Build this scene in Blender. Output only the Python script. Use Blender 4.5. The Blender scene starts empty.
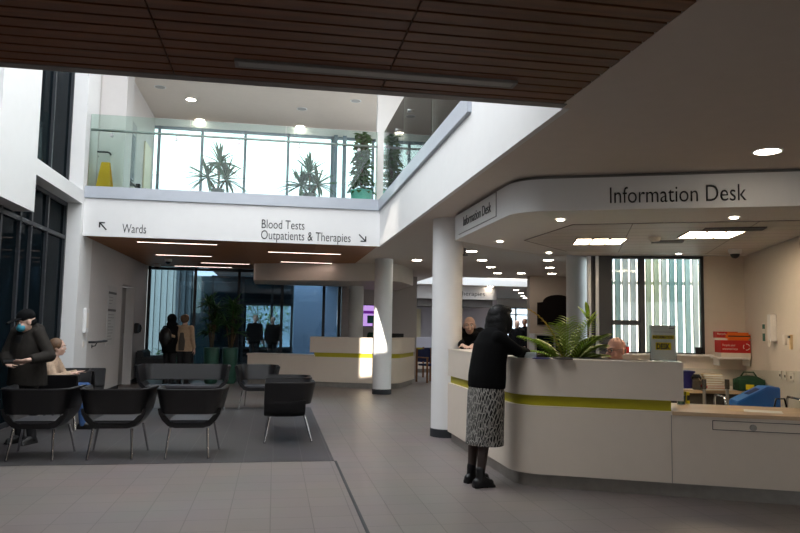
import bpy, bmesh, math, random
from mathutils import Vector as V, Matrix as M
S = bpy.context.scene
COL = S.collection
PI = math.pi
random.seed(7)

# ------------------------------------------------------------------ camera
FPX, YAW, PITCH, ROLL, CAMH = 711.8, .172851, .085298, .016721, 1.4
fw = V((math.sin(YAW) * math.cos(PITCH), math.cos(YAW) * math.cos(PITCH), math.sin(PITCH)))
rt = fw.cross(V((0, 0, 1))).normalized()
up = rt.cross(fw)
RT = rt * math.cos(ROLL) + up * math.sin(ROLL)
UP = -rt * math.sin(ROLL) + up * math.cos(ROLL)
cd = bpy.data.cameras.new('camera')
cd.sensor_width = 36; cd.lens = FPX * 36 / 800; cd.clip_start = .05; cd.clip_end = 300
cam = bpy.data.objects.new('camera', cd); COL.objects.link(cam)
cam.matrix_world = M(((RT.x, UP.x, -fw.x, 0), (RT.y, UP.y, -fw.y, 0), (RT.z, UP.z, -fw.z, CAMH), (0, 0, 0, 1)))
S.camera = cam

def at(px, py, Y):
    """measure the photograph: the point at depth Y seen at a pixel"""
    d = RT * ((px - 400) / FPX) + UP * ((266.5 - py) / FPX) + fw
    return V((0, 0, CAMH)) + d * (Y / d.y)

# ------------------------------------------------------------------ materials
def nt(name):
    m = bpy.data.materials.new(name); m.use_nodes = True
    return m, m.node_tree.nodes, m.node_tree.links, m.node_tree.nodes['Principled BSDF']

def lin(c):
    return tuple(((x / 255) / 12.92 if x / 255 <= .04045 else ((x / 255 + .055) / 1.055) ** 2.4) for x in c) + (1,)

def mat(name, rgb, rough=.5, metal=0, noise=.06, scale=8, bump=0, spec=.5, sheen=0):
    """rgb is sRGB 0..255; a soft noise varies the tone"""
    m, n, l, b = nt(name)
    c = lin(rgb)
    b.inputs['Roughness'].default_value = rough
    b.inputs['Metallic'].default_value = metal
    b.inputs['Specular IOR Level'].default_value = spec
    if sheen: b.inputs['Sheen Weight'].default_value = sheen
    tc = n.new('ShaderNodeTexCoord'); nz = n.new('ShaderNodeTexNoise')
    nz.inputs['Scale'].default_value = scale; nz.inputs['Detail'].default_value = 4
    l.new(tc.outputs['Object'], nz.inputs['Vector'])
    r = n.new('ShaderNodeValToRGB')
    r.color_ramp.elements[0].position = .3; r.color_ramp.elements[1].position = .7
    r.color_ramp.elements[0].color = tuple(x * (1 - noise) for x in c[:3]) + (1,)
    r.color_ramp.elements[1].color = tuple(min(1, x * (1 + noise)) for x in c[:3]) + (1,)
    l.new(nz.outputs['Fac'], r.inputs['Fac']); l.new(r.outputs['Color'], b.inputs['Base Color'])
    if bump:
        bp = n.new('ShaderNodeBump'); bp.inputs['Strength'].default_value = bump; bp.inputs['Distance'].default_value = .01
        l.new(nz.outputs['Fac'], bp.inputs['Height']); l.new(bp.outputs['Normal'], b.inputs['Normal'])
    return m

def emit(name, rgb, k):
    m, n, l, b = nt(name)
    b.inputs['Base Color'].default_value = lin(rgb)
    b.inputs['Emission Color'].default_value = lin(rgb); b.inputs['Emission Strength'].default_value = k
    return m

def glass(name, tint=(235, 245, 242), refl=1.45, through=.92):
    """thin architectural glass: sees straight through, mirrors at grazing angles"""
    m, n, l, b = nt(name)
    n.remove(b)
    out = n['Material Output']
    t = n.new('ShaderNodeBsdfTransparent'); t.inputs['Color'].default_value = tuple(x * through for x in lin(tint)[:3]) + (1,)
    g = n.new('ShaderNodeBsdfGlossy'); g.inputs['Roughness'].default_value = .01
    fr = n.new('ShaderNodeFresnel'); fr.inputs['IOR'].default_value = refl
    mx = n.new('ShaderNodeMixShader')
    l.new(fr.outputs['Fac'], mx.inputs['Fac']); l.new(t.outputs['BSDF'], mx.inputs[1]); l.new(g.outputs['BSDF'], mx.inputs[2])
    l.new(mx.outputs['Shader'], out.inputs['Surface'])
    return m

def tiles(name, rgb, grout, sx, sy, ox=0, oy=0, rough=.35, var=.08, gw=.012):
    m, n, l, b = nt(name)
    tc = n.new('ShaderNodeTexCoord'); mp = n.new('ShaderNodeMapping'); mp.inputs['Location'].default_value = (ox, oy, 0)
    br = n.new('ShaderNodeTexBrick'); br.offset = 0; br.squash = 1
    br.inputs['Scale'].default_value = 1; br.inputs['Mortar Size'].default_value = gw / 2
    br.inputs['Brick Width'].default_value = sx; br.inputs['Row Height'].default_value = sy
    br.inputs['Mortar Smooth'].default_value = .2
    c = lin(rgb)
    br.inputs['Color1'].default_value = tuple(x * (1 - var) for x in c[:3]) + (1,)
    br.inputs['Color2'].default_value = tuple(x * (1 + var) for x in c[:3]) + (1,)
    br.inputs['Mortar'].default_value = lin(grout)
    l.new(tc.outputs['Object'], mp.inputs['Vector']); l.new(mp.outputs['Vector'], br.inputs['Vector'])
    nz = n.new('ShaderNodeTexNoise'); nz.inputs['Scale'].default_value = 1.3; nz.inputs['Detail'].default_value = 5
    l.new(tc.outputs['Object'], nz.inputs['Vector'])
    mx = n.new('ShaderNodeMix'); mx.data_type = 'RGBA'; mx.blend_type = 'OVERLAY'; mx.inputs['Factor'].default_value = .18
    l.new(br.outputs['Color'], mx.inputs['A']); l.new(nz.outputs['Color'], mx.inputs['B'])
    hs = n.new('ShaderNodeHueSaturation'); hs.inputs['Saturation'].default_value = .75
    l.new(mx.outputs['Result'], hs.inputs['Color'])
    l.new(hs.outputs['Color'], b.inputs['Base Color'])
    b.inputs['Roughness'].default_value = rough
    bp = n.new('ShaderNodeBump'); bp.inputs['Strength'].default_value = .25; bp.inputs['Distance'].default_value = .003; bp.invert = True
    l.new(br.outputs['Fac'], bp.inputs['Height']); l.new(bp.outputs['Normal'], b.inputs['Normal'])
    return m

def wood(name, rgb, dark, along=(1, 14, 14), rough=.5):
    m, n, l, b = nt(name)
    tc = n.new('ShaderNodeTexCoord'); mp = n.new('ShaderNodeMapping'); mp.inputs['Scale'].default_value = along
    nz = n.new('ShaderNodeTexNoise'); nz.inputs['Scale'].default_value = 1.6; nz.inputs['Detail'].default_value = 6
    nz.inputs['Distortion'].default_value = .6
    l.new(tc.outputs['Object'], mp.inputs['Vector']); l.new(mp.outputs['Vector'], nz.inputs['Vector'])
    r = n.new('ShaderNodeValToRGB')
    r.color_ramp.elements[0].color = lin(dark); r.color_ramp.elements[1].color = lin(rgb)
    r.color_ramp.elements[0].position = .3; r.color_ramp.elements[1].position = .7
    l.new(nz.outputs['Fac'], r.inputs['Fac']); l.new(r.outputs['Color'], b.inputs['Base Color'])
    b.inputs['Roughness'].default_value = rough
    return m

def sheet(name, rgb, k=.45):
    """thin printed paper that lets some light through"""
    m, n, l, b = nt(name); b.inputs['Base Color'].default_value = lin(rgb); b.inputs['Roughness'].default_value = .7
    t = n.new('ShaderNodeBsdfTranslucent'); t.inputs['Color'].default_value = lin(rgb)
    mx = n.new('ShaderNodeMixShader'); mx.inputs['Fac'].default_value = k
    l.new(b.outputs['BSDF'], mx.inputs[1]); l.new(t.outputs['BSDF'], mx.inputs[2]); l.new(mx.outputs['Shader'], n['Material Output'].inputs['Surface'])
    return m

def leafmat(name, rgb, k=.35):
    """leaf blade: noisy green, lets light through from behind"""
    m = mat(name, rgb, .45, noise=.2, scale=6); n, l = m.node_tree.nodes, m.node_tree.links
    b = n['Principled BSDF']; t = n.new('ShaderNodeBsdfTranslucent'); mx = n.new('ShaderNodeMixShader'); mx.inputs['Fac'].default_value = k
    l.new(b.inputs['Base Color'].links[0].from_socket, t.inputs['Color'])
    l.new(b.outputs['BSDF'], mx.inputs[1]); l.new(t.outputs['BSDF'], mx.inputs[2]); l.new(mx.outputs['Shader'], n['Material Output'].inputs['Surface'])
    return m

def dark_pane(name, rgb):
    """opaque pane: darkness behind the glass painted near-black, under a weak surface reflection"""
    m, n, l, b = nt(name); n.remove(b)
    d = n.new('ShaderNodeBsdfDiffuse'); d.inputs['Color'].default_value = lin(rgb)
    g = n.new('ShaderNodeBsdfGlossy'); g.inputs['Roughness'].default_value = .04
    fr = n.new('ShaderNodeFresnel'); fr.inputs['IOR'].default_value = 1.05
    mx = n.new('ShaderNodeMixShader')
    l.new(fr.outputs['Fac'], mx.inputs['Fac']); l.new(d.outputs['BSDF'], mx.inputs[1]); l.new(g.outputs['BSDF'], mx.inputs[2]); l.new(mx.outputs['Shader'], n['Material Output'].inputs['Surface'])
    return m

def skirt_mat():
    """black cloth with a light zigzag ikat-like repeat"""
    m, n, l, b = nt('patterned_skirt')
    tc = n.new('ShaderNodeTexCoord'); sp = n.new('ShaderNodeSeparateXYZ'); l.new(tc.outputs['Object'], sp.inputs['Vector'])
    at2 = n.new('ShaderNodeMath'); at2.operation = 'ARCTAN2'
    l.new(sp.outputs['X'], at2.inputs[0]); l.new(sp.outputs['Y'], at2.inputs[1])
    cb = n.new('ShaderNodeCombineXYZ')
    ms = n.new('ShaderNodeMath'); ms.operation = 'MULTIPLY'; ms.inputs[1].default_value = .26
    l.new(at2.outputs[0], ms.inputs[0]); l.new(ms.outputs[0], cb.inputs['X']); l.new(sp.outputs['Z'], cb.inputs['Y'])
    mp = n.new('ShaderNodeMapping'); mp.inputs['Scale'].default_value = (34, 19, 1); mp.inputs['Rotation'].default_value = (0, 0, .0)
    l.new(cb.outputs[0], mp.inputs['Vector'])
    w1 = n.new('ShaderNodeTexWave'); w1.wave_type = 'BANDS'; w1.bands_direction = 'DIAGONAL'
    w1.inputs['Scale'].default_value = .42; w1.inputs['Distortion'].default_value = 2.2; w1.inputs['Detail'].default_value = 2; w1.inputs['Detail Scale'].default_value = 1.4
    l.new(mp.outputs[0], w1.inputs['Vector'])
    vo = n.new('ShaderNodeTexVoronoi'); vo.feature = 'DISTANCE_TO_EDGE'; vo.inputs['Scale'].default_value = .8
    l.new(mp.outputs[0], vo.inputs['Vector'])
    r1 = n.new('ShaderNodeValToRGB'); r1.color_ramp.elements[0].position = .80; r1.color_ramp.elements[1].position = .88
    l.new(w1.outputs['Fac'], r1.inputs['Fac'])
    r2 = n.new('ShaderNodeValToRGB'); r2.color_ramp.elements[0].position = .035; r2.color_ramp.elements[1].position = .085
    r2.color_ramp.elements[0].color = (1, 1, 1, 1); r2.color_ramp.elements[1].color = (0, 0, 0, 1)
    l.new(vo.outputs['Distance'], r2.inputs['Fac'])
    ad = n.new('ShaderNodeMath'); ad.operation = 'MULTIPLY'; ad.use_clamp = True
    sb = n.new('ShaderNodeMath'); sb.operation = 'MAXIMUM'
    l.new(r1.outputs['Color'], ad.inputs[0]); ad.inputs[1].default_value = .85
    l.new(ad.outputs[0], sb.inputs[0]); l.new(r2.outputs['Color'], sb.inputs[1])
    mx = n.new('ShaderNodeMix'); mx.data_type = 'RGBA'
    mx.inputs['A'].default_value = lin((14, 13, 14)); mx.inputs['B'].default_value = lin((158, 154, 148))
    l.new(sb.outputs[0], mx.inputs['Factor']); l.new(mx.outputs['Result'], b.inputs['Base Color'])
    b.inputs['Roughness'].default_value = .8
    return m

K = {}
def defmat():
    K['white'] = mat('white_paint', (226, 226, 226), .6, noise=.01)
    K['ceil'] = mat('ceiling_paint', (214, 204, 195), .8, noise=.015)
    K['warmwall'] = mat('warm_white_paint', (214, 206, 196), .6, noise=.015)
    K['greywall'] = mat('grey_white_paint', (196, 192, 190), .6, noise=.015)
    K['ledge'] = mat('grey_ledge_metal', (176, 182, 192), .4, noise=.02)
    K['trim'] = mat('grey_trim_metal', (120, 116, 114), .45, noise=.03)
    K['tile'] = tiles('floor_tiles_taupe', (116, 106, 101), (92, 84, 80), .3, .3, ox=-.03 + .015, oy=0, rough=.42, var=.04, gw=.008)
    K['darktile'] = tiles('floor_tiles_charcoal', (62, 59, 60), (92, 88, 88), .3, .6, ox=-.03, oy=0, rough=.45, var=.06, gw=.006)
    K['wood'] = wood('timber_slat', (118, 68, 30), (90, 50, 22), (.6, 16, 16), .5)
    K['woodlit'] = wood('timber_slat_lit', (168, 112, 62), (138, 86, 44), (.6, 16, 16), .5)  # same timber as the front slats, lightened to imitate the strip lighting
    K['woodback'] = mat('slat_backing', (22, 17, 14), .9, noise=.05)
    K['frame'] = mat('charcoal_aluminium', (38, 41, 46), .5, .0, noise=.05)
    K['slateframe'] = mat('slate_blue_frame', (112, 130, 146), .4, .2, noise=.03)
    K['pane'] = glass('window_glass', (246, 250, 250), 1.4, .97)
    K['bal'] = glass('balustrade_glass', (238, 248, 244), 1.35, .97)
    K['darkpane'] = dark_pane('dark_painted_glass', (15, 23, 28))  # dark interior behind the panes is painted into their colour
    K['steel'] = mat('brushed_steel', (168, 168, 168), .38, .9, noise=.06, scale=30)
    K['chrome'] = mat('polished_chrome', (215, 215, 218), .14, 1, noise=.02)
    K['plinth'] = mat('plinth_steel', (150, 145, 139), .4, .25, noise=.08, scale=12)
    K['desk'] = mat('desk_laminate', (220, 207, 192), .42, noise=.012)
    K['desktop'] = wood('pale_beech', (214, 186, 152), (196, 166, 132), (1, 10, 10), .4)
    K['lime'] = mat('lime_band', (178, 168, 24), .45, noise=.03)
    K['black'] = mat('black_plastic', (18, 18, 19), .45, noise=.05)
    K['leather'] = mat('black_leather', (19, 18, 20), .4, spec=.4, noise=.1, scale=30, bump=.08)
    K['seatgrey'] = mat('grey_seat_leather', (62, 62, 66), .4, noise=.06, scale=30, bump=.05)
    K['darkfab'] = mat('black_wool', (12, 12, 13), .95, spec=.12, noise=.12, scale=60, bump=.2)
    K['blackcoat'] = mat('black_coat_cloth', (15, 15, 17), .9, spec=.15, noise=.15, scale=40, bump=.2)
    K['olive'] = mat('charcoal_parka_cloth', (46, 43, 40), .9, spec=.15, noise=.15, scale=25, bump=.25)
    K['trouser'] = mat('dark_trouser_cloth', (20, 20, 23), .85, noise=.1, scale=30)
    K['denim'] = mat('blue_denim', (52, 84, 132), .85, noise=.18, scale=50)
    K['tan'] = mat('tan_quilt', (172, 146, 118), .85, noise=.12, scale=25, bump=.3)
    K['beige'] = mat('beige_knit', (176, 152, 130), .9, noise=.2, scale=40, bump=.3)
    K['greyquilt'] = mat('grey_quilt', (70, 64, 58), .85, noise=.12, scale=25)
    K['skin'] = mat('skin_light', (204, 168, 150), .5, noise=.05, scale=14)
    K['skinred'] = mat('skin_ruddy', (200, 150, 132), .48, noise=.07, scale=14)
    K['skindark'] = mat('skin_brown', (134, 92, 70), .5, noise=.05, scale=14)
    K['tights'] = mat('sheer_black_tights', (58, 44, 40), .6, noise=.06)
    K['hairblack'] = mat('black_hair', (10, 9, 10), .6, noise=.3, scale=45, bump=.5, spec=.25)
    K['hairgrey'] = mat('grey_stubble_hair', (120, 110, 102), .8, noise=.2, scale=60)
    K['hairbrown'] = mat('brown_hair', (96, 70, 48), .6, noise=.25, scale=45)
    K['skirt'] = skirt_mat()
    K['maskblue'] = mat('blue_face_mask', (70, 160, 186), .8, noise=.04)
    K['letter'] = mat('black_lettering', (28, 28, 30), .5, noise=.02)
    K['lamp'] = emit('downlight_diffuser', (255, 240, 218), 32)
    K['lampwarm'] = emit('office_light_diffuser', (255, 228, 192), 27)
    K['lampslot'] = emit('linear_light_diffuser', (255, 226, 212), 7)
    K['slotoff'] = mat('unlit_linear_diffuser', (150, 146, 142), .4, noise=.02)
    K['green'] = leafmat('leaf_dark_green', (72, 116, 54))
    K['greenpale'] = leafmat('leaf_grey_green', (84, 126, 98))
    K['greenlime'] = leafmat('leaf_fresh_green', (172, 200, 76))
    K['leafyellow'] = leafmat('leaf_yellow', (214, 176, 70))
    K['stem'] = mat('plant_stem', (92, 76, 50), .8, noise=.2)
    K['potgreen'] = mat('green_glazed_pot', (52, 92, 78), .3, noise=.05)
    K['potturq'] = mat('turquoise_pot', (104, 196, 182), .35, noise=.04)
    K['potgrey'] = mat('grey_pot', (92, 96, 98), .5, noise=.05)
    K['soil'] = mat('potting_soil', (40, 30, 24), .95, noise=.3, scale=40)
    K['yellow'] = mat('yellow_plastic', (226, 176, 22), .45, noise=.03)
    K['red'] = mat('red_card', (190, 30, 30), .55, noise=.03)
    K['cardwhite'] = mat('white_card', (224, 218, 210), .6, noise=.02)
    K['orange'] = mat('orange_fabric', (232, 116, 36), .75, noise=.06)
    K['blue'] = mat('blue_plastic', (28, 98, 176), .4, noise=.04)
    K['navy'] = mat('navy_fabric', (34, 44, 84), .8, noise=.1)
    K['indigo'] = mat('indigo_plastic', (40, 36, 104), .45, noise=.05)
    K['darkgreen'] = mat('dark_green_fabric', (24, 66, 44), .8, noise=.12)
    K['paper'] = mat('white_paper', (244, 242, 236), .7, noise=.015)
    K['buff'] = mat('buff_paper', (222, 200, 160), .7, noise=.03)
    K['signyellow'] = mat('yellow_highlight_print', (232, 208, 20), .6, noise=.02)
    K['signgreen'] = mat('green_sign_print', (22, 104, 84), .5, noise=.02)
    K['teal'] = mat('teal_print', (40, 120, 130), .5, noise=.2, scale=12)
    K['chairwood'] = wood('chair_wood', (150, 100, 58), (116, 74, 40), (8, 8, 1), .45)
    K['screen'] = emit('purple_screen', (190, 150, 226), 1.0)
    K['screenband'] = emit('purple_screen_band', (96, 20, 130), .8)
    K['cream'] = mat('cream_door_paint', (222, 212, 182), .5, noise=.02)
    K['greydoor'] = mat('grey_door_paint', (150, 148, 146), .5, noise=.02)
    K['acrylic'] = glass('clear_acrylic', (245, 248, 248), 1.12, .98)
    K['dimpane'] = glass('tinted_courtyard_glass', (206, 222, 230), 1.6, .84)
defmat()

# ------------------------------------------------------------------ mesh building
class MB:
    def __init__(s): s.bm = bmesh.new()
    def box(s, x0, x1, y0, y1, z0, z1, rz=0, c=None):
        vs = [s.bm.verts.new((x, y, z)) for x in (x0, x1) for y in (y0, y1) for z in (z0, z1)]
        for q in ((0, 1, 3, 2), (4, 6, 7, 5), (0, 4, 5, 1), (2, 3, 7, 6), (0, 2, 6, 4), (1, 5, 7, 3)):
            s.bm.faces.new([vs[i] for i in q])
        if rz:
            c = V(c) if c else V(((x0 + x1) / 2, (y0 + y1) / 2, 0))
            R = M.Rotation(rz, 3, 'Z')
            for v in vs: v.co = R @ (v.co - c) + c
        return s
    def hexa(s, pts):
        vs = [s.bm.verts.new(p) for p in pts]
        for q in ((0, 3, 2, 1), (4, 5, 6, 7), (0, 1, 5, 4), (1, 2, 6, 5), (2, 3, 7, 6), (3, 0, 4, 7)):
            s.bm.faces.new([vs[i] for i in q])
        return s
    def prism(s, poly, z0, z1):
        n = len(poly)
        a = [s.bm.verts.new((p[0], p[1], z0)) for p in poly]; b = [s.bm.verts.new((p[0], p[1], z1)) for p in poly]
        s.bm.faces.new(list(reversed(a))); s.bm.faces.new(b)
        for i in range(n):
            j = (i + 1) % n; s.bm.faces.new((a[i], a[j], b[j], b[i]))
        return s
    def ring(s, pts):
        return [s.bm.verts.new(p) for p in pts]
    def skin(s, rings, closed=True, caps=True):
        """rings of equal point counts joined into a surface"""
        R = [s.ring(r) for r in rings]
        n = len(R[0])
        for a, b in zip(R, R[1:]):
            for i in range(n if closed else n - 1):
                j = (i + 1) % n; s.bm.faces.new((a[i], a[j], b[j], b[i]))
        if caps and closed:
            s.bm.faces.new(list(reversed(R[0]))); s.bm.faces.new(R[-1])
        return s
    def cyl(s, p0, p1, r0, r1=None, n=16):
        p0, p1 = V(p0), V(p1); r1 = r0 if r1 is None else r1
        d = (p1 - p0).normalized(); a = d.orthogonal().normalized(); b = d.cross(a)
        f = lambda p, r: [p + (a * math.cos(t) + b * math.sin(t)) * r for t in [2 * PI * i / n for i in range(n)]]
        return s.skin([f(p0, r0), f(p1, r1)])
    def tube(s, pts, r, n=8):
        pts = [V(p) for p in pts]; rings = []
        prev = None
        for i, p in enumerate(pts):
            d = (pts[min(i + 1, len(pts) - 1)] - pts[max(i - 1, 0)]).normalized()
            a = d.orthogonal().normalized() if prev is None else (prev - d * prev.dot(d)).normalized()
            prev = a; b = d.cross(a)
            rr = r[i] if isinstance(r, (list, tuple)) else r
            rings.append([p + (a * math.cos(t) + b * math.sin(t)) * rr for t in [2 * PI * k / n for k in range(n)]])
        return s.skin(rings)
    def lathe(s, prof, c=(0, 0, 0), n=28):
        c = V(c)
        return s.skin([[c + V((r * math.cos(t), r * math.sin(t), z)) for t in [2 * PI * k / n for k in range(n)]] for r, z in prof])
    def ell(s, c, r, R=None, n=14):
        m = M.LocRotScale(V(c), R, V(r if isinstance(r, (tuple, list)) else (r, r, r)))
        bmesh.ops.create_uvsphere(s.bm, u_segments=n, v_segments=max(6, n // 2 + 2), radius=1, matrix=m)
        return s
    def cap(s, p0, r0, p1, r1, n=12):
        """tapered limb with round ends"""
        s.cyl(p0, p1, r0, r1, n)
        s.ell(p0, r0, n=n); s.ell(p1, r1, n=n)
        return s
    def loft(s, secs, side, n=20):
        """secs: (centre, half width along side, half depth); upright-ish body sections"""
        side = V(side).normalized(); rings = []
        for i, (c, rx, ry) in enumerate(secs):
            c = V(c)
            d = (V(secs[min(i + 1, len(secs) - 1)][0]) - V(secs[max(i - 1, 0)][0])).normalized()
            fwd = d.cross(side).normalized()
            rings.append([c + side * (rx * math.cos(t)) + fwd * (ry * math.sin(t)) for t in [2 * PI * k / n for k in range(n)]])
        return s.skin(rings)
    def leaf(s, p, d, L, w, droop=.4, fold=.25, seg=5, upv=None):
        """a strap leaf with two halves and real thickness, bending down along its length"""
        p = V(p); d = V(d).normalized(); pts = []
        sd = d.cross(V((0, 0, 1)))
        sd = sd.normalized() if sd.length > .05 else V((1, 0, 0))
        q = p.copy(); dd = d.copy()
        L0 = []; 
        for i in range(seg + 1):
            t = i / seg
            ww = w * (math.sin(PI * min(1, .12 + t * .88)) ** .7) if t < 1 else .0006
            nn = sd.cross(dd).normalized()
            L0.append((q - sd * ww / 2 + nn * ww * fold, q.copy(), q + sd * ww / 2 + nn * ww * fold, q - nn * .0015))
            q = q + dd * (L / seg)
            dd = (dd + V((0, 0, -droop / seg))).normalized()
        R = [[s.bm.verts.new(x) for x in r] for r in L0]
        for a, b in zip(R, R[1:]):
            for i, j in ((0, 1), (1, 2), (2, 3), (3, 0)):
                s.bm.faces.new((a[i], a[j], b[j], b[i]))
        return s
    def mesh(s, name, m, smooth=False, origin=None, bevel=0, weld=False):
        if weld: bmesh.ops.remove_doubles(s.bm, verts=s.bm.verts[:], dist=1e-4)
        bmesh.ops.recalc_face_normals(s.bm, faces=s.bm.faces[:])
        if bevel:
            es = [e for e in s.bm.edges if e.is_manifold and e.calc_face_angle(0) > .6]
            if es: bmesh.ops.bevel(s.bm, geom=es, offset=bevel, segments=2, affect='EDGES', clamp_overlap=True)
        if origin is not None:
            o = V(origin)
            for v in s.bm.verts: v.co -= o
        me = bpy.data.meshes.new(name); s.bm.to_mesh(me); s.bm.free()
        if m is not None: me.materials.append(m)
        if smooth:
            for p in me.polygons: p.use_smooth = True
            if smooth == 'auto': 
                try: me.set_sharp_from_angle(angle=math.radians(38))
                except Exception: pass
        return me
    def build(s, name, m, parent=None, smooth=False, origin=None, bevel=0, loc=None, weld=False):
        """link as one object; for a child, coordinates are in the parent's frame unless an origin is given"""
        me = s.mesh(name, K[m] if isinstance(m, str) else m, smooth, origin, bevel, weld)
        return link(name, me, parent, V(origin) if (origin is not None and parent is None) else (loc or (0, 0, 0)))

def link(name, me, parent=None, loc=(0, 0, 0)):
    o = bpy.data.objects.new(name, me); COL.objects.link(o)
    if parent is not None: o.parent = parent
    o.location = loc
    return o

def tag(o, label, cat, group=None):
    o['label'] = label; o['category'] = cat
    if group: o['group'] = group
    return o

def thing(name, label, cat, loc=(0, 0, 0), rz=0, group=None):
    o = bpy.data.objects.new(name, None); COL.objects.link(o)
    o.location = loc; o.rotation_euler = (0, 0, rz); o.empty_display_size = .1
    return tag(o, label, cat, group)

def struct(o):
    o['kind'] = 'structure'; return o

def wall(name, m, *boxes, **kw):
    b = MB()
    for x in boxes: b.box(*x)
    return struct(b.build(name, m, **kw))

def dup(root, loc=None, rz=None, label=None, group=None):
    r = root.copy(); COL.objects.link(r)
    if loc is not None: r.location = loc
    if rz is not None: r.rotation_euler = (0, 0, rz)
    if label: r['label'] = label
    if group: r['group'] = group
    for ch in root.children:
        c = ch.copy(); COL.objects.link(c); c.parent = r
        for g in ch.children:
            d = g.copy(); COL.objects.link(d); d.parent = c
    return r

def evald(o):
    dg = bpy.context.evaluated_depsgraph_get(); dg.update()
    return bpy.data.meshes.new_from_object(o.evaluated_get(dg))

def melt(mb, name, m, voxel, smooth=6, parent=None, origin=(0, 0, 0), loc=(0, 0, 0)):
    """fuse overlapping solids into ONE continuous surface"""
    me = mb.mesh(name + '_raw', None, origin=origin)
    o = bpy.data.objects.new(name + '_raw', me); COL.objects.link(o)
    md = o.modifiers.new('r', 'REMESH'); md.mode = 'VOXEL'; md.voxel_size = voxel
    if smooth:
        sm = o.modifiers.new('s', 'SMOOTH'); sm.factor = .5; sm.iterations = smooth
    res = evald(o); bpy.data.objects.remove(o)
    res.name = name
    res.materials.clear(); res.materials.append(K[m] if isinstance(m, str) else m)
    for p in res.polygons: p.use_smooth = True
    return link(name, res, parent, loc)

def text(name, body, m, p0, p1, xdir, h=None, depth=.004, parent=None, upv=(0, 0, 1), bold=0):
    """lettering spanning p0..p1 (left baseline to right baseline); h = height of the capitals incl. ascenders"""
    cu = bpy.data.curves.new(name, 'FONT'); cu.body = body; cu.size = 1; cu.offset = bold or -.006; cu.resolution_u = 4
    o = bpy.data.objects.new(name, cu); COL.objects.link(o)
    me = evald(o); bpy.data.objects.remove(o)
    xs = [v.co.x for v in me.vertices]; ys = [v.co.y for v in me.vertices]
    x0, x1 = min(xs), max(xs); caph = .73
    W = (V(p1) - V(p0)).length
    X = V(xdir).normalized(); U = V(upv).normalized(); N = X.cross(U)
    sx = W / (x1 - x0); sy = (h / caph) if h else sx
    bm = bmesh.new(); bm.from_mesh(me)
    bmesh.ops.dissolve_limit(bm, angle_limit=.01, verts=bm.verts[:], edges=bm.edges[:])
    g = bmesh.ops.extrude_face_region(bm, geom=bm.faces[:])
    for v in [v for v in g['geom'] if isinstance(v, bmesh.types.BMVert)]: v.co.z -= 1
    p0 = V(p0)
    for v in bm.verts:
        v.co = p0 + X * ((v.co.x - x0) * sx) + U * (v.co.y * sy) + N * ((v.co.z + 1) * depth)
    bmesh.ops.recalc_face_normals(bm, faces=bm.faces[:])
    me2 = bpy.data.meshes.new(name)
    base = V((0, 0, 0)) if parent is not None else p0
    for v in bm.verts: v.co -= base
    bm.to_mesh(me2); bm.free()
    me2.materials.append(K[m])
    return link(name, me2, parent, base)

# ------------------------------------------------------------------ plan helpers
CZ = 2.85                                   # low ceiling
def fillet(a, b, c, r, n=10):
    """arc replacing corner b of the path a-b-c"""
    a, b, c = V(a).to_2d(), V(b).to_2d(), V(c).to_2d()
    d0 = (a - b).normalized(); d1 = (c - b).normalized()
    ang = d0.angle(d1); t = r / math.tan(ang / 2)
    p0 = b + d0 * t; p1 = b + d1 * t
    ctr = b + (d0 + d1).normalized() * (r / math.sin(ang / 2))
    v0 = p0 - ctr; v1 = p1 - ctr
    tot = v0.angle_signed(v1)
    out = []
    for i in range(n + 1):
        k = -tot * i / n
        out.append(ctr + V((v0.x * math.cos(k) - v0.y * math.sin(k), v0.x * math.sin(k) + v0.y * math.cos(k))))
    return out

def offset(path, d):
    """shift an open path sideways (to the left of travel) by d"""
    out = []
    for i, p in enumerate(path):
        p = V(p)
        ns = []
        if i > 0: t = (p - V(path[i - 1])).normalized(); ns.append(V((-t.y, t.x)))
        if i < len(path) - 1: t = (V(path[i + 1]) - p).normalized(); ns.append(V((-t.y, t.x)))
        n = sum(ns, V((0, 0))).normalized()
        out.append(p + n * (d / max(.3, n.dot(ns[0]))))
    return out

def strip(path, d0, d1):
    """closed outline between two sideways shifts of a path"""
    return [tuple(p) for p in offset(path, d0)] + [tuple(p) for p in reversed(offset(path, d1))]

def seg(mb, p0, p1, z0, z1, t0, t1):
    """a wall piece along p0->p1 from sideways shift t0 to t1"""
    return mb.prism(strip([V(p0), V(p1)], t0, t1), z0, z1)

# ------------------------------------------------------------------ floor
b = MB(); b.prism([(-3.6, -6), (13, -6), (13, 9.0), (6.9, 9.35), (4.66, 10.02), (8.36, 18.5), (13, 18.5), (13, 35), (-3.6, 35)], -.12, 0)
struct(b.build('floor', 'tile'))
b = MB(); b.box(-3.4, .66, 7.57, 12.5, -.02, .003)
struct(b.build('floor', 'darktile'))
b = MB(); b.box(.66, .685, -6, 7.57, -.02, .003); struct(b.build('trim_1', 'frame'))
b = MB(); b.box(-30, 60, -30, 80, -.3, -.125); struct(b.build('ground', mat('courtyard_paving', (168, 168, 166), .8, noise=.06)))

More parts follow.
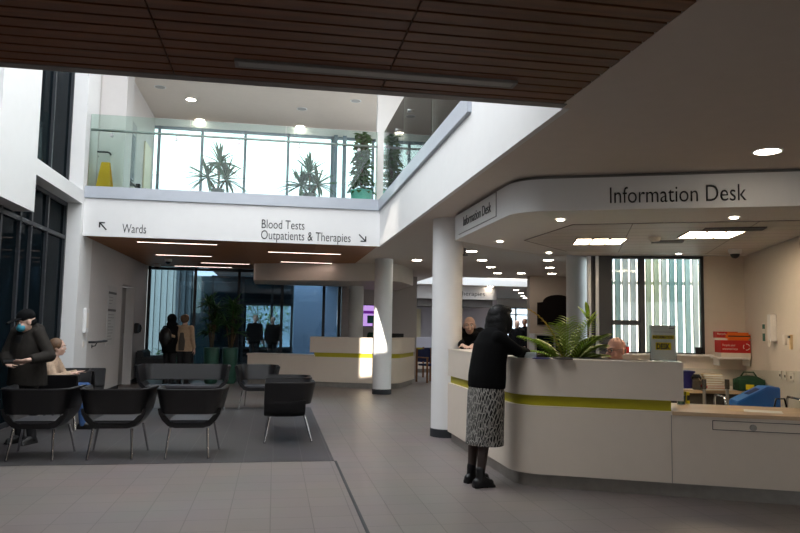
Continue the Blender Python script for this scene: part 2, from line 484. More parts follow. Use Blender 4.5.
# ------------------------------------------------------------------ low ceilings
def slats(name, x0, x1, y0, y1, z, pitch, gap, joints=(), m='wood'):
    b = MB()
    y = y0
    xs = [x0] + [j for j in joints] + [x1]
    while y < y1 - .02:
        for i in range(len(xs) - 1):
            b.box(xs[i] + (.004 if i else 0), xs[i + 1] - .004, y, min(y + pitch - gap, y1), z, z + .03)
        y += pitch
    o = struct(b.build(name, m))
    b = MB(); b.box(x0, x1, y0, y1, z + .03, z + .12)
    b.build('slat_backing', 'woodback', o)
    return o
slats('ceiling', -3.6, 1.79, -2.2, 4.22, CZ, .118, .02, (-1.75, -.62, .6))
slats('ceiling', -3.2, 1.79, 12.6, 18.86, CZ, .1, .014, (-1.9, -.6, .7), 'woodlit')
b = MB(); b.box(-3.6, 1.81, 4.22, 4.30, CZ - .005, CZ + .55); struct(b.build('trim_2', 'trim'))
b = MB(); b.box(-3.6, 1.79, -6, 4.22, CZ + .12, CZ + .6); b.box(-3.6, 1.79, -6, -2.2, CZ, CZ + .12); struct(b.build('ceiling', 'ceil'))
b = MB()
b.prism([(1.83, -6), (13, -6), (13, 9.0), (6.9, 9.3), (4.9, 9.9), (8.8, 18.5), (13, 18.5), (13, 19.6), (1.83, 19.6)], CZ, CZ + .5); b.box(1.79, 1.83, -6, 4.3, CZ, CZ + .5)
b.box(1.79, 1.83, 12.7, 19.6, CZ, CZ + .5)
b.box(1.79, 4.4, 19.6, 23.2, CZ, CZ + .5); b.box(8.6, 13, 19.6, 23.2, CZ, CZ + .5); b.box(1.79, 13, 23.2, 35, CZ, CZ + .5)
struct(b.build('ceiling', 'ceil'))
b = MB()                                     # rooflight shaft over the far corridor
b.box(4.3, 4.42, 19.5, 23.3, CZ + .005, 4.6); b.box(8.58, 8.7, 19.5, 23.3, CZ + .005, 4.6)
b.box(4.42, 8.58, 23.17, 23.3, CZ + .005, 4.6); b.box(4.42, 8.58, 19.5, 19.63, CZ + .005, 4.6)
struct(b.build('trim_3', 'white'))

# ------------------------------------------------------------------ bridge, void edge, upper floor
b = MB(); b.box(-3.2, 1.81, 12.55, 12.6, CZ - .01, 3.5); b.box(-3.2, 1.79, 12.6, 18.9, CZ + .12, 3.5)
struct(b.build('wall_bridge', 'white'))
b = MB(); b.box(1.81, 1.86, 4.3, 12.6, CZ - .01, 3.5); b.box(1.81, 1.86, 4.3, 6.5, 3.5, 8.6)
struct(b.build('wall_right_fascia', 'white'))
b = MB(); b.box(-3.2, 1.78, 12.51, 12.75, 3.48, 3.68); b.box(1.77, 1.98, 6.5, 12.75, 3.48, 3.68)
struct(b.build('trim_4', 'ledge', bevel=.006))
b = MB(); b.box(-3.2, 6, 12.75, 18.85, 3.5, 3.58); b.box(1.98, 6, 4.3, 12.75, 3.5, 3.58)
struct(b.build('floor_upper', mat('upper_floor_vinyl', (204, 202, 198), .5, noise=.03)))
b = MB(); b.box(-3.4, 6, 12.55, 19.0, 6.7, 6.85); b.box(1.86, 6, 4.3, 12.55, 6.7, 6.85)
struct(b.build('ceiling_upper', 'ceil'))
b = MB(); b.box(1.93, 6, 14.0, 14.15, 3.58, 6.7); b.box(4.6, 4.7, 4.3, 14.0, 3.58, 6.7)
struct(b.build('wall_upper_right', 'white'))
b = MB(); b.box(-3.4, 1.86, 12.55, 12.7, 6.85, 8.6); b.box(1.86, 2.0, 6.5, 12.6, 6.85, 8.6)
b.box(-3.4, 1.86, 4.3, 4.4, 3.4, 5.35); b.box(-3.4, 1.86, 4.3, 4.4, 6.35, 8.6); b.box(-3.4, .5, 4.3, 4.4, 5.35, 6.35); b.box(1.05, 1.86, 4.3, 4.4, 5.35, 6.35)  # opening shaped to let one sun beam through onto the far desk
struct(b.build('wall_upper', 'white'))
b = MB(); b.box(-3.7, 2.1, 4.3, 12.7, 8.6, 8.75); struct(b.build('ceiling_void', 'ceil'))

# ------------------------------------------------------------------ left side of the void
b = MB()
b.box(-3.45, -3.2, -6, 10.1, CZ, 3.85); b.box(-3.45, -3.2, 8.78, 10.1, 3.85, 8.6)      # upstand and solid pier
b.box(-3.45, -3.2, 4.3, 8.78, 5.2, 8.6); b.box(-3.45, -3.2, 4.3, 6.5, 3.85, 5.2)
b.box(-3.45, -3.2, 10.1, 12.41, 3.36, 3.58)                                            # spandrel beam
b.box(-3.45, -3.2, 12.41, 13.2, 0, 8.6)                                                 # end pier
b.box(-3.45, -3.2, 4.0, 5.2, 0, CZ)
struct(b.build('wall_left', 'white'))
b = MB(); b.box(-3.45, -3.2, 13.2, 15.9, 0, 8.0); b.box(-3.45, -3.2, 17.25, 18.86, 0, 3.6); b.box(-3.45, -3.2, 15.9, 17.25, 2.22, 3.6)
b.box(-3.45, -3.2, 15.9, 18.9, 3.6, 8.0); b.box(-3.2, -2.76, 13.3, 13.9, 3.585, 6.69)
struct(b.build('wall_left', 'greywall'))
b = MB(); b.box(-3.2, -3.19, 13.22, 15.9, .01, .1); b.box(-3.2, -3.19, 17.25, 18.8, .01, .1); struct(b.build('baseboard_left', 'frame'))

def glazing(name, axis, fixed, u, z, posts, rails=(), pane='pane', t=.05, depth=.09, fm='frame'):
    """a framed glass wall in a plane; u=(start,end), z=(low,high), posts/rails = where bars stand"""
    b = MB()
    bars = [(p - t / 2, p + t / 2, z[0], z[1]) for p in posts] + [(u[0], u[1], r - t / 2, r + t / 2) for r in rails]
    for a0, a1, z0, z1 in bars:
        if axis == 'y': b.box(a0, a1, fixed, fixed + depth, z0, z1)
        else: b.box(fixed - depth, fixed, a0, a1, z0, z1)
    o = struct(b.build(name, fm))
    b = MB()
    if axis == 'y': b.box(u[0], u[1], fixed + .035, fixed + .05, z[0], z[1])
    else: b.box(fixed - .055, fixed - .04, u[0], u[1], z[0], z[1])
    b.build('pane', pane, o)
    return o
glazing('window_1', 'x', -3.42, (10.1, 12.41), (3.58, 8.6), (10.13, 10.75, 11.45, 12.38), (3.6, 8.57), 'darkpane')
glazing('window_2', 'x', -3.42, (5.2, 12.41), (0, 3.36), (5.23, 6.6, 7.6, 8.5, 9.0, 9.62, 10.3, 10.75, 11.45, 12.38), (.04, 2.78, 3.33), 'darkpane', t=.06)
b = MB(); b.box(-3.68, -3.55, 5.2, 12.41, 0, 8.6); struct(b.build('wall_left_outer', 'black'))
glazing('window_3', 'x', -3.25, (6.5, 8.78), (3.85, 5.2), (6.53, 7.6, 8.75), (3.88, 5.17), 'darkpane')
glazing('window_4', 'y', 18.86, (-3.2, 1.76), (0, CZ), (-3.16, -2.03, -.93, .18, 1.27, 1.68), (.05, 2.8), 'dimpane', t=.07)
glazing('window_5', 'y', 18.86, (-3.2, 6), (3.58, 6.5), (-3.08, -2.0, -.9, .22, 1.39, 2.5, 3.6), (3.63, 6.46), 'pane', t=.07, fm='slateframe')
b = MB(); b.box(-3.2, 6, 18.86, 18.98, 6.5, 6.7); b.box(-3.2, 1.8, 18.86, 18.98, CZ, 3.6); struct(b.build('wall_back', 'white'))
b = MB(); b.box(1.42, 1.52, 18.7, 18.84, 3.58, 6.5); b.box(1.66, 1.76, 18.72, 18.84, 3.58, 6.5); struct(b.build('trim_5', 'slateframe'))

# doors in the left corridor wall
b = MB(); b.box(-3.44, -3.38, 15.92, 17.23, .003, 2.2); d = struct(b.build('door_1', 'greydoor'))
b = MB(); b.box(-3.38, -3.35, 17.05, 17.1, .98, 1.16); b.build('door_handle', 'steel', d)
b = MB(); b.box(-3.2, -3.17, 17.55, 18.45, 3.585, 5.75); d = struct(b.build('door_2', 'cream', bevel=.004))
b = MB(); b.cyl((-3.17, 17.65, 4.6), (-3.12, 17.65, 4.6), .025); b.build('door_handle', 'steel', d)
b = MB(); b.box(-3.2, -3.17, 15.5, 16.5, 3.585, 5.8); d = struct(b.build('door_3', 'greydoor', bevel=.004))
b = MB(); b.box(-3.17, -3.15, 15.75, 16.25, 4.5, 5.5); b.build('vision_panel', 'darkpane', d)

# ------------------------------------------------------------------ back and right of the ground floor
b = MB(); b.box(1.74, 4.0, 20.0, 20.15, 0, CZ); b.box(1.74, 1.86, 18.86, 20.0, 0, CZ); struct(b.build('wall_back', 'greywall'))
b = MB(); b.box(6.76, 8.3, 18.3, 18.5, 0, CZ); struct(b.build('wall_plaque', mat('stone_beige_paint', (176, 164, 154), .7, noise=.015)))
b = MB(); b.box(4.0, 8.3, 26.0, 26.15, 0, CZ); b.box(8.2, 8.35, 26.15, 33, 0, CZ); struct(b.build('wall_far', mat('lilac_wall_paint', (206, 202, 212), .6, noise=.01)))
b = MB(); b.box(4.75, 5.35, 25.96, 25.998, .003, 2.1); struct(b.build('bright_opening_panel', 'cream'))  # cream panel whose colour imitates a bright opening in the far wall
b = MB(); b.box(12.9, 13, -6, 9.0, 0, CZ); b.box(12.9, 13, 18.5, 35, 0, CZ); b.box(8.3, 13, 18.5, 18.6, 0, CZ); b.box(6.9, 13, 9.0, 9.15, 0, CZ); struct(b.build('wall_right', 'warmwall'))
b = MB(); b.box(8.3, 13, 33, 33.1, 2.45, CZ); b.box(8.3, 8.6, 33, 33.1, 0, 2.45); struct(b.build('wall_end', 'white'))
glazing('window_6', 'y', 33.0, (8.6, 12.9), (0, 2.45), (8.63, 10.1, 11.5, 12.87), (.05, 2.1, 2.42), 'pane', t=.06)
b = MB(); b.box(-3.6, 13, -6.1, -6, 2.45, 3.4); b.box(-3.6, 3.4, -6.1, -6, 0, 2.45); b.box(6.2, 13, -6.1, -6, 0, 2.45); struct(b.build('wall_front', 'warmwall'))  # gap behind the viewer added to light the desk front and bulkhead
b = MB(); b.box(-3.6, -3.45, -6, 4.0, 0, CZ); b.box(-3.45, -3.2, -6, 4.0, 0, CZ); struct(b.build('wall_left', 'warmwall'))

# ------------------------------------------------------------------ info room
W0, W1 = V((4.5, 9.886)), V((6.665, 9.244))
R1 = V((5.83, 7.11))
wu = (W1 - W0).normalized(); wn = V((-wu.y, wu.x))          # wn points outdoors
def wp(x):                                                   # a point of the window wall by its X
    return W0 + wu * ((x - W0.x) / wu.x)
b = MB()
seg(b, wp(4.72), W1, 0, 1.06, 0, .2); seg(b, wp(6.13), W1 + wu * .3, 1.06, 2.55, 0, .2)
struct(b.build('wall_window', 'warmwall'))
b = MB(); seg(b, W1 + (W1 - R1).normalized() * .2, R1, 0, 2.52, 0, .22); struct(b.build('wall_info_right', 'warmwall'))
def wbox(b, x0, x1, z0, z1, t0, t1): return seg(b, wp(x0), wp(x1), z0, z1, t0, t1)
b = MB()
wbox(b, 4.70, 4.88, 1.06, 2.51, .0, .12); wbox(b, 5.255, 5.335, 1.06, 2.51, .02, .12); wbox(b, 6.09, 6.13, 1.06, 2.51, .02, .12)
wbox(b, 4.88, 6.09, 1.06, 1.1, .02, .12); wbox(b, 4.86, 5.26, 1.49, 1.56, .0, .12); wbox(b, 4.88, 6.09, 2.47, 2.51, .02, .12)
wo = struct(b.build('window_7', 'frame'))
b = MB(); wbox(b, 4.88, 6.09, 1.1, 2.47, .06, .072); b.build('pane', 'pane', wo)
b = MB(); wbox(b, 4.86, 6.2, 1.06, 1.085, -.14, .02); b.build('window_sill', 'white', wo)
b = MB(); wbox(b, 4.55, 4.60, 0, 2.51, .05, .12); wbox(b, 4.655, 4.70, 0, 2.51, .0, .12); struct(b.build('trim_6', 'steel'))
b = MB(); wbox(b, 4.60, 4.655, 0, 2.51, .06, .09); struct(b.build('trim_7', 'frame'))

b = MB(); ga, gb = V((4.66, 9.98)), V((8.28, 18.3)); gd = (gb - ga).normalized()
gs = ga + (gb - ga) * .48
for i in range(4): q = ga + (gb - ga) * (i * .16); seg(b, q - gd * .03, q + gd * .03, 0, CZ, -.1, 0)
seg(b, ga, gs, 0, .06, -.1, 0); seg(b, ga, gs, 2.78, CZ, -.1, 0)
wo = struct(b.build('window_9', 'frame'))
b = MB(); seg(b, ga, gs, .06, 2.78, -.055, -.045); b.build('pane', 'pane', wo)
b = MB(); seg(b, gs, gb, 0, CZ, -.12, 0); struct(b.build('wall_corridor', 'greywall'))  # stretch made solid to keep daylight off the plaque wall

# bulkhead over the info desk
front = [V((2.22, 8.7)), *fillet((2.22, 8.7), (2.22, 6.38), (8.0, 3.93), .42, 14), V((8.0, 3.93))]
poly = [tuple(p) for p in front] + [(8.0, 9.2), (6.72, 9.24), (4.5, 9.95), (3.9, 9.95), (3.0, 9.35)]
b = MB(); b.prism(poly, 2.51, 2.815); bi = struct(b.build('trim_8', 'white', smooth='auto'))
b = MB(); b.prism([tuple(p) for p in offset(front, .05)] + [(7.95, 9.1), (3.9, 9.85), (3.0, 9.25)], 2.815, CZ); b.build('shadow_gap', 'trim', bi)

# tiled field in that soffit, its light strips and fittings
ang = -.42
o = bpy.data.objects.new('ceiling_tiles', None)
Rm = M.Rotation(ang, 2)
org = V((3.03, 8.4))
def tl(p): return Rm.inverted() @ (V(p) - org)
fieldpoly = [(3.04, 8.42), (3.06, 7.0), (6.2, 5.6), (7.7, 5.0), (7.7, 9.0), (6.55, 9.06), (4.02, 9.42)]
b = MB(); b.prism([tuple(tl(p)) for p in fieldpoly], 0, .004)
ct = struct(b.build('ceiling_tiles', tiles('metal_ceiling_planks', (204, 200, 194), (120, 116, 112), 1.2, .3, rough=.5, var=.015, gw=.012)))
ct.location = (org.x, org.y, 2.506); ct.rotation_euler = (0, 0, ang)
b = MB(); pts = [(3.04, 8.42), (4.02, 9.42), (6.55, 9.06)]
for p, q in zip([fieldpoly[-1], fieldpoly[0], fieldpoly[1]], [fieldpoly[0], fieldpoly[1], fieldpoly[2]]): seg(b, p, q, 2.504, 2.51, -.008, .008)
struct(b.build('trim_9', 'trim'))

# bulkhead over the far reception
front2 = [V((-.52, 18.8)), *fillet((-.52, 18.8), (-.52, 17.05), (2.6, 15.95), .25, 10), *fillet((-.52, 17.05), (2.75, 15.88), (3.42, 17.6), .5, 10), *fillet((2.75, 15.88), (3.42, 17.6), (3.42, 20), .5, 8), V((3.42, 19.95))]
b = MB(); b.prism([tuple(p) for p in front2] + [(-.5, 18.82)][:0] + [(1.9, 19.95), (1.9, 18.8)], 2.45, CZ - .002); struct(b.build('trim_10', 'warmwall', smooth='auto'))
# curved bulkhead with the Therapies lettering, and the shutter head beneath it
fr3 = [V((4.38, 25.9)), *fillet((4.38, 25.9), (4.38, 23.6), (7.6, 23.6), .3, 8), *fillet((4.38, 23.6), (7.6, 23.6), (7.6, 25.9), .3, 8), V((7.6, 25.9))]
b = MB(); b.prism([tuple(p) for p in fr3], 2.40, CZ - .002); struct(b.build('trim_11', 'greywall', smooth='auto'))
b = MB(); b.box(4.62, 7.5, 24.0, 25.9, 2.16, 2.399); struct(b.build('trim_12', 'trim'))

# ------------------------------------------------------------------ columns
def column(x, y, r, label, z1=CZ, m='white'):
    t = thing('column', label, 'column', (x, y, 0))
    b = MB(); b.lathe([(r, .1), (r, z1)], n=40); b.build('shaft', m, t, smooth='auto')
    b = MB(); b.lathe([(r + .008, 0), (r + .008, .1), (r, .105)], n=40); b.build('skirting_ring', 'frame', t, smooth='auto')
column(2.25, 9.2, .2, 'thick round white column nearest the viewer, by the end of the information desk')
column(2.27, 15.0, .195, 'slimmer looking white column in front of the far reception desk')
column(5.76, 13.0, .2, 'brightly lit white column beside the dark plaque and the window')
column(2.08, 18.45, .19, 'blue-lit column behind the far reception desk, next to the purple screen')

# ------------------------------------------------------------------ information desk
def deskline(c, s, x): return V((x, c.y + s * (x - c.x)))
def desk(name, label, path, z_low=.12, z_a=.72, z_b=.81, z_top=1.14, cut=None, depth=.38):
    t = thing(name, label, 'desk', (path[0][0], path[0][1], 0))
    return t
DC = V((2.17, 6.23)); DS = -.455
def dl(x): return deskline(DC, DS, x)
dpath = [V((2.17, 8.78)), V((2.17, 7.6)), *fillet((2.17, 8.78), DC, dl(5), .34, 16), dl(3.375)]
hipath = dpath[:-1] + [dl(3.465)]
lowpath = [dl(3.375), dl(5.1)]
t = thing('information_desk', 'long white curved information desk with a lime stripe and steel plinth', 'desk')
def part(nm, m, path, d0, d1, z0, z1, smooth='auto', bevel=0):
    b = MB(); b.prism(strip(path, d0, d1), z0, z1); return b.build(nm, m, t, smooth=smooth, bevel=bevel)
part('plinth', 'plinth', dpath[:-1] + [dl(5.1)], .05, .36, 0, .118)
part('lower_panel', 'desk', dpath, 0, .40, .12, .72)
part('recess_band', 'lime', dpath, .035, .36, .72, .812)
part('upper_panel', 'desk', hipath, 0, .36, .812, 1.125)
part('counter_top', 'desk', hipath, -.004, .364, 1.125, 1.14)
part('work_surface', 'desktop', dpath[1:], .41, .85, .69, .715)
lp = part('low_panel', 'desk', lowpath, .003, .74, .12, .69)
part('low_counter_top', 'desktop', [dl(3.38), dl(5.1)], -.006, .78, .69, .722, bevel=.003)
du = (dl(5) - dl(3)).normalized(); dn = V((-du.y, du.x))
def dface(x, z, out=0): p = dl(x) - dn * out; return V((p.x, p.y, z))
b = MB()
hx0, hx1, hz0, hz1, w = 3.67, 4.6, .585, .66, .0025
for x0, x1, z0, z1 in ((hx0, hx1, hz1 - w, hz1 + w), (hx0, hx1, hz0 - w, hz0 + w), (hx0 - w, hx0 + w, hz0, hz1), (hx1 - w, hx1 + w, hz0, hz1)):
    b.prism(strip([dl(x0), dl(x1)], -.001, .004), z0, z1)
dr = b.build('drawer_outline', 'frame', t)
b = MB(); c = dface(3.955, .615); b.cyl(c, c - V((dn.x, dn.y, 0)) * .012, .028, .026, 20); b.build('lock', 'plinth', t, smooth='auto')
b = MB(); b.prism(strip([dl(3.37), dl(3.374)], -.001, .01), .12, .69); b.build('panel_seam', 'trim', t)
b = MB(); b.prism(strip([dl(3.5), dl(5.05)], .70, .708), .724, 1.06)
tag(b.build('screen_panel', 'acrylic', None), 'low clear glass screen standing on the beech counter', 'glass screen')

# far reception desk
t = thing('reception_desk', 'pale far reception desk with a lime stripe, in front of the courtyard glass', 'desk')
fp_hi = [V((.92, 16.72)), *fillet((.92, 16.72), (2.75, 15.95), (3.5, 17.7), .55, 12), V((3.5, 17.7))]
fp_all = [V((-.6, 17.36)), V((.92, 16.72))] + fp_hi[1:]
part('plinth', 'plinth', fp_all, .05, .3, 0, .118)
part('lower_panel', 'desk', fp_all, 0, .34, .12, .69)
part('low_counter_top', 'desk', [V((-.62, 17.368)), V((.94, 16.71))], -.006, .5, .69, .73)
part('recess_band', 'lime', fp_hi, .035, .3, .69, .79)
part('upper_panel', 'desk', [fp_hi[0] + V((-.09, .038))] + fp_hi[1:], 0, .34, .79, 1.15)
b = MB(); b.box(2.95, 3.45, 18.0, 18.6, 0, .7); b.build('pedestal', 'desk', t, bevel=.005)
# third desk, beyond the bald man
t = thing('enquiry_desk', 'distant lavender grey desk with a lime stripe behind the nearest column', 'desk')
tp = [V((3.7, 22.0)), V((7.4, 22.0))]
part('plinth', 'plinth', tp, .05, .3, 0, .118)
part('lower_panel', 'desk', tp, 0, .34, .12, .69)
part('recess_band', 'lime', tp, .03, .3, .69, .78)
part('upper_panel', mat('lavender_laminate', (190, 190, 204), .45, noise=.01), tp, 0, .34, .78, 1.1)

# ------------------------------------------------------------------ tub chairs
def ribbon(mb, plan, z0, z1, out, th):
    """upright band following a plan path, leaning outward by `out` from bottom to top"""
    a0 = offset(plan, 0); a1 = offset(plan, -th)
    b0 = offset(plan, out); b1 = offset(plan, out - th)
    rings = []
    for i in range(len(plan)):
        p = lambda q, z: V((q.x, q.y, z))
        m0 = (a0[i] + b0[i]) / 2; m1 = (a1[i] + b1[i]) / 2
        rings.append([p(a1[i], z0), p(a0[i], z0), p(a0[i].lerp(b0[i], .5) + (m0 - a0[i].lerp(b0[i], .5)), (z0 + z1) / 2), p(b0[i], z1), p(b1[i], z1 + .004), p(m1, (z0 + z1) / 2)])
    mb.skin(rings)
def make_tub(name, label, cat, half, group=None):
    """front is +y; half = half of the overall width"""
    t = thing(name, label, cat, group=group)
    hb = half - .055                      # half width where the band starts
    plan = [V((hb, .29)), *fillet((hb, .29), (hb - .03, -.27), (0, -.27), .15, 8), *fillet((0, -.27), (-hb + .03, -.27), (-hb, .29), .15, 8), V((-hb, .29))]
    b = MB(); ribbon(b, plan, .458, .715, .055, .05)
    b.build('back_shell', 'leather', t, smooth='auto', bevel=.008)
    hs = half - .14                       # seat shell: a curved pan that rises to meet the arms
    prof = [(-hb - .004, .50), (-hb + .008, .44), (-hb + .045, .375), (-hs + .02, .315), (-hs + .09, .295), (hs - .09, .295), (hs - .02, .315), (hb - .045, .375), (hb - .008, .44), (hb + .004, .50)]
    inn = [(x * (1 - .045 / half), z + .05 if abs(x) < hb - .03 else z) for x, z in prof]
    b = MB()
    rings = []
    for y, dz in ((-.20, .012), (-.08, 0), (.15, 0), (.29, .012)):
        rings.append([(x, y, z + dz) for x, z in prof] + [(x, y, z + dz) for x, z in reversed(inn)])
    b.skin(rings); b.build('seat_shell', 'leather', t, smooth='auto', bevel=.006)
    b = MB(); b.box(-hs - .01, hs + .01, -.19, .28, .345, .385); b.build('seat_cushion', 'seatgrey', t, smooth='auto', bevel=.018)
    lx = half - .375 + .19
    for sx in (-1, 1):
        for (x0, y0, x1, y1) in ((lx, -.2, lx + .025, -.285), (lx + .04, .22, lx + .095, .27)):
            b = MB(); b.cyl((sx * x0, y0, .305), (sx * x1, y1, .012), .015, .011, 14); b.cyl((sx * x1, y1, 0), (sx * x1, y1, .013), .014, .014, 14)
            b.build('leg', 'chrome', t, smooth='auto')
    return t
G = 'black tub chairs around the seating area'
tub = make_tub('tub_chair', 'black tub chair seen from behind, leftmost of the front row, by the masked man', 'chair', .375, G)
tub.location = (-2.37, 8.06, .003)
dup(tub, (-1.61, 8.06, .003), 0, 'black tub chair seen from behind, in the middle of the front row')
dup(tub, (-.85, 8.06, .003), 0, 'black tub chair seen from behind, right-hand end of the front row')
dup(tub, (.2, 9.0, .003), PI / 2, 'black tub chair seen from its side, nearest of the right-hand row')
dup(tub, (.2, 9.8, .003), PI / 2, 'black tub chair mostly hidden behind the nearest side-on chair')
dup(tub, (-.25, 12.42, .003), PI, 'black tub chair facing the viewer, right beside the two-seat sofa')
dup(tub, (-2.75, 10.15, .003), -PI / 2, 'black tub chair by the left wall with the person in jeans sitting in it')
dup(tub, (-2.75, 11.0, .003), -PI / 2, 'black tub chair by the left wall, just beyond the seated person')
sofa = make_tub('sofa', 'wide black two-seat tub sofa facing the viewer behind the front row', 'sofa', .76)
sofa.location = (-1.44, 12.38, .003); sofa.rotation_euler = (0, 0, PI)
t = thing('armchair', 'boxy black armchair in the corridor corner beside the courtyard glass', 'chair', (-2.74, 17.85, 0), -PI / 2)
b = MB(); b.box(-.5, .5, -.36, .36, .16, .42); b.build('seat', 'leather', t, smooth='auto', bevel=.03)
b = MB(); b.box(-.5, .5, -.40, -.22, .42, .76); b.build('backrest', 'leather', t, smooth='auto', bevel=.03)
for s in (-1, 1):
    b = MB(); b.box(s * .5 - .07, s * .5 + .07, -.36, .36, .16, .62); b.build('armrest', 'leather', t, smooth='auto', bevel=.03)
    for y in (-.3, .3):
        b = MB(); b.cyl((s * .44, y, .17), (s * .46, y, 0), .016, .013); b.build('leg', 'chrome', t, smooth=True)

def wood_chair(label, loc, rz):
    t = thing('wooden_chair', label, 'chair', loc, rz)
    b = MB(); b.box(-.22, .22, -.2, .22, .42, .47); b.build('seat', 'navy', t, bevel=.015, smooth='auto')
    b = MB(); b.box(-.22, .22, -.235, -.2, .52, .84); b.build('backrest', 'navy', t, bevel=.012, smooth='auto')
    for s in (-1, 1):
        b = MB(); b.box(s * .235 - .018, s * .235 + .018, -.24, -.205, 0, .86); b.build('leg', 'chairwood', t)
        b = MB(); b.box(s * .235 - .018, s * .235 + .018, .18, .215, 0, .62); b.build('leg', 'chairwood', t)
        b = MB(); b.box(s * .235 - .022, s * .235 + .022, -.205, .23, .62, .65); b.build('armrest', 'chairwood', t)
    return t
wood_chair('wooden armchair with navy seat and back, beside the far reception desk end', (4.0, 18.25, 0), PI + .5)
wood_chair('navy padded wooden armchair further back, by the lavender desk', (4.35, 20.2, 0), .3)

# ------------------------------------------------------------------ balustrades
def balustrade(label, axis, fixed, a, bnd, joints):
    t = thing('glass_balustrade', label, 'balustrade')
    pts = [a] + joints + [bnd]
    for p, q in zip(pts, pts[1:]):
        b = MB()
        if axis == 'y': b.box(p + .006, q - .006, fixed, fixed + .016, 3.682, 4.94)
        else: b.box(fixed, fixed + .016, p + .006, q - .006, 3.682, 4.94)
        b.build('glass_panel', 'bal', t)
    b = MB()
    if axis == 'y': b.cyl((a, fixed + .08, 4.69), (bnd, fixed + .08, 4.69), .022, n=16)
    else: b.cyl((fixed + .08, a, 4.69), (fixed + .08, bnd, 4.69), .022, n=16)
    b.build('handrail', 'steel', t, smooth='auto')
    k = int((bnd - a) / 1.1)
    for i in range(k + 1):
        u = a + .35 + i * (bnd - a - .7) / max(1, k)
        b = MB()
        if axis == 'y': b.tube([(u, fixed + .08, 4.67), (u, fixed + .075, 4.6), (u, fixed + .02, 4.59)], .009); b.cyl((u, fixed - .02, 4.59), (u, fixed + .03, 4.59), .028, n=14)
        else: b.tube([(fixed + .08, u, 4.67), (fixed + .075, u, 4.6), (fixed + .02, u, 4.59)], .009); b.cyl((fixed - .02, u, 4.59), (fixed + .03, u, 4.59), .028, n=14)
        b.build('bracket', 'steel', t, smooth='auto')
balustrade('clear glass balustrade with steel handrail along the bridge over the sign', 'y', 12.62, -3.19, 1.76, [-1.55, .1])
balustrade('clear glass balustrade running towards the viewer on the right of the void', 'x', 1.86, 6.55, 12.6, [8.55, 10.6])

# ------------------------------------------------------------------ lettering
def hit(px, py, p, u):
    """where the sight line through a pixel meets the upright plane through p along u"""
    d = RT * ((px - 400) / FPX) + UP * ((266.5 - py) / FPX) + fw
    n = V((u[1], -u[0])); k = V((p[0], p[1])).dot(n) / V((d.x, d.y)).dot(n)
    return V((0, 0, CAMH)) + d * k
def sign_text(name, label, body, a, bb, h, xdir, **kw):
    o = text(name, body, 'letter', a, bb, xdir, h, **kw)
    return tag(o, label, 'sign')
FY = 12.549
sign_text('sign_lettering', 'black word Wards on the white bridge fascia, at its left', 'Wards', (-2.575, FY, 2.915), (-2.19, FY, 2.915), .16, (1, 0, 0))
sign_text('sign_lettering', 'black words Blood Tests on the bridge fascia', 'Blood Tests', (-.27, FY, 3.085), (.47, FY, 3.085), .165, (1, 0, 0))
sign_text('sign_lettering', 'black words Outpatients & Therapies on the bridge fascia', 'Outpatients & Therapies', (-.275, FY, 2.895), (1.29, FY, 2.895), .165, (1, 0, 0))
def arrow(label, x0, x1, z0, z1, dx, dz):
    """diagonal arrow; dx,dz = the way it points"""
    b = MB(); w = .011
    tip = V((x1 if dx > 0 else x0, 0, z1 if dz > 0 else z0)); tail = V((x0 if dx > 0 else x1, 0, z0 if dz > 0 else z1))
    def bar(p, q):
        d = (q - p).normalized(); n = V((-d.z, 0, d.x)) * w
        b.hexa([p + n + V((0, FY - .004, 0)), p - n + V((0, FY - .004, 0)), q - n + V((0, FY - .004, 0)), q + n + V((0, FY - .004, 0)),
                p + n + V((0, FY + .0, 0)), p - n + V((0, FY + .0, 0)), q - n + V((0, FY + .0, 0)), q + n + V((0, FY + .0, 0))])
    bar(tail, tip); L = (x1 - x0) * .75
    bar(tip + V((-dx * L, 0, -dz * .0)), tip + V((dx * w, 0, 0))); bar(tip + V((0, 0, -dz * L)), tip + V((0, 0, dz * w)))
    tag(b.build('arrow_sign', 'letter', origin=(tip.x, FY, tip.z)), label, 'sign')
arrow('black arrow pointing up and left beside the word Wards', -2.94, -2.83, 2.95, 3.07, -1, 1)
arrow('black arrow pointing down and right after the word Therapies on the fascia', 1.44, 1.56, 2.92, 3.04, 1, -1)
bu = (V((8.0, 3.93)) - V((2.22, 6.38))).normalized()
bo = V((2.22, 6.38)) + V((bu.y, -bu.x)) * .003
a = hit(610, 203, bo, bu); c = hit(746.5, 200.5, bo, bu)
b = MB(); p0 = hit(606, 208, bo, bu); p1 = hit(751, 206, bo, bu)
z = (a.z + c.z) / 2
sign_text('sign_lettering', 'large black words Information Desk on the front of the bulkhead', 'Information Desk', (a.x, a.y, z), (c.x, c.y, z), .158, (bu.x, bu.y, 0))
t = thing('name_panel', 'flat sign panel reading Information Desk on the short side of the bulkhead', 'sign', (2.22, 7.4, 2.55))
a = hit(461, 0, (2.215, 7), (0, -1)); c = hit(497, 0, (2.215, 7), (0, -1))
b = MB(); b.box(-.007, .003, c.y - 7.4, a.y - 7.4, .01, .255); b.build('panel', 'white', t, bevel=.002)
b = MB()
for y0, y1, z0, z1 in ((c.y - 7.4 - .006, c.y - 7.4, .004, .261), (c.y - 7.4, a.y - 7.4, .004, .01)): b.box(-.008, 0, y0, y1, z0, z1)
b.build('panel_edge', 'trim', t)
text('lettering', 'Information Desk', 'letter', (-.0075, hit(465.5, 0, (2.21, 7), (0, -1)).y - 7.4, .08), (-.0075, hit(492, 0, (2.21, 7), (0, -1)).y - 7.4, .08), (0, -1, 0), .12, parent=t)
sign_text('sign_lettering', 'faint word Therapies on the distant curved bulkhead', 'Therapies', (6.14, 23.597, 2.52), (7.1, 23.597, 2.52), .16, (1, 0, 0))

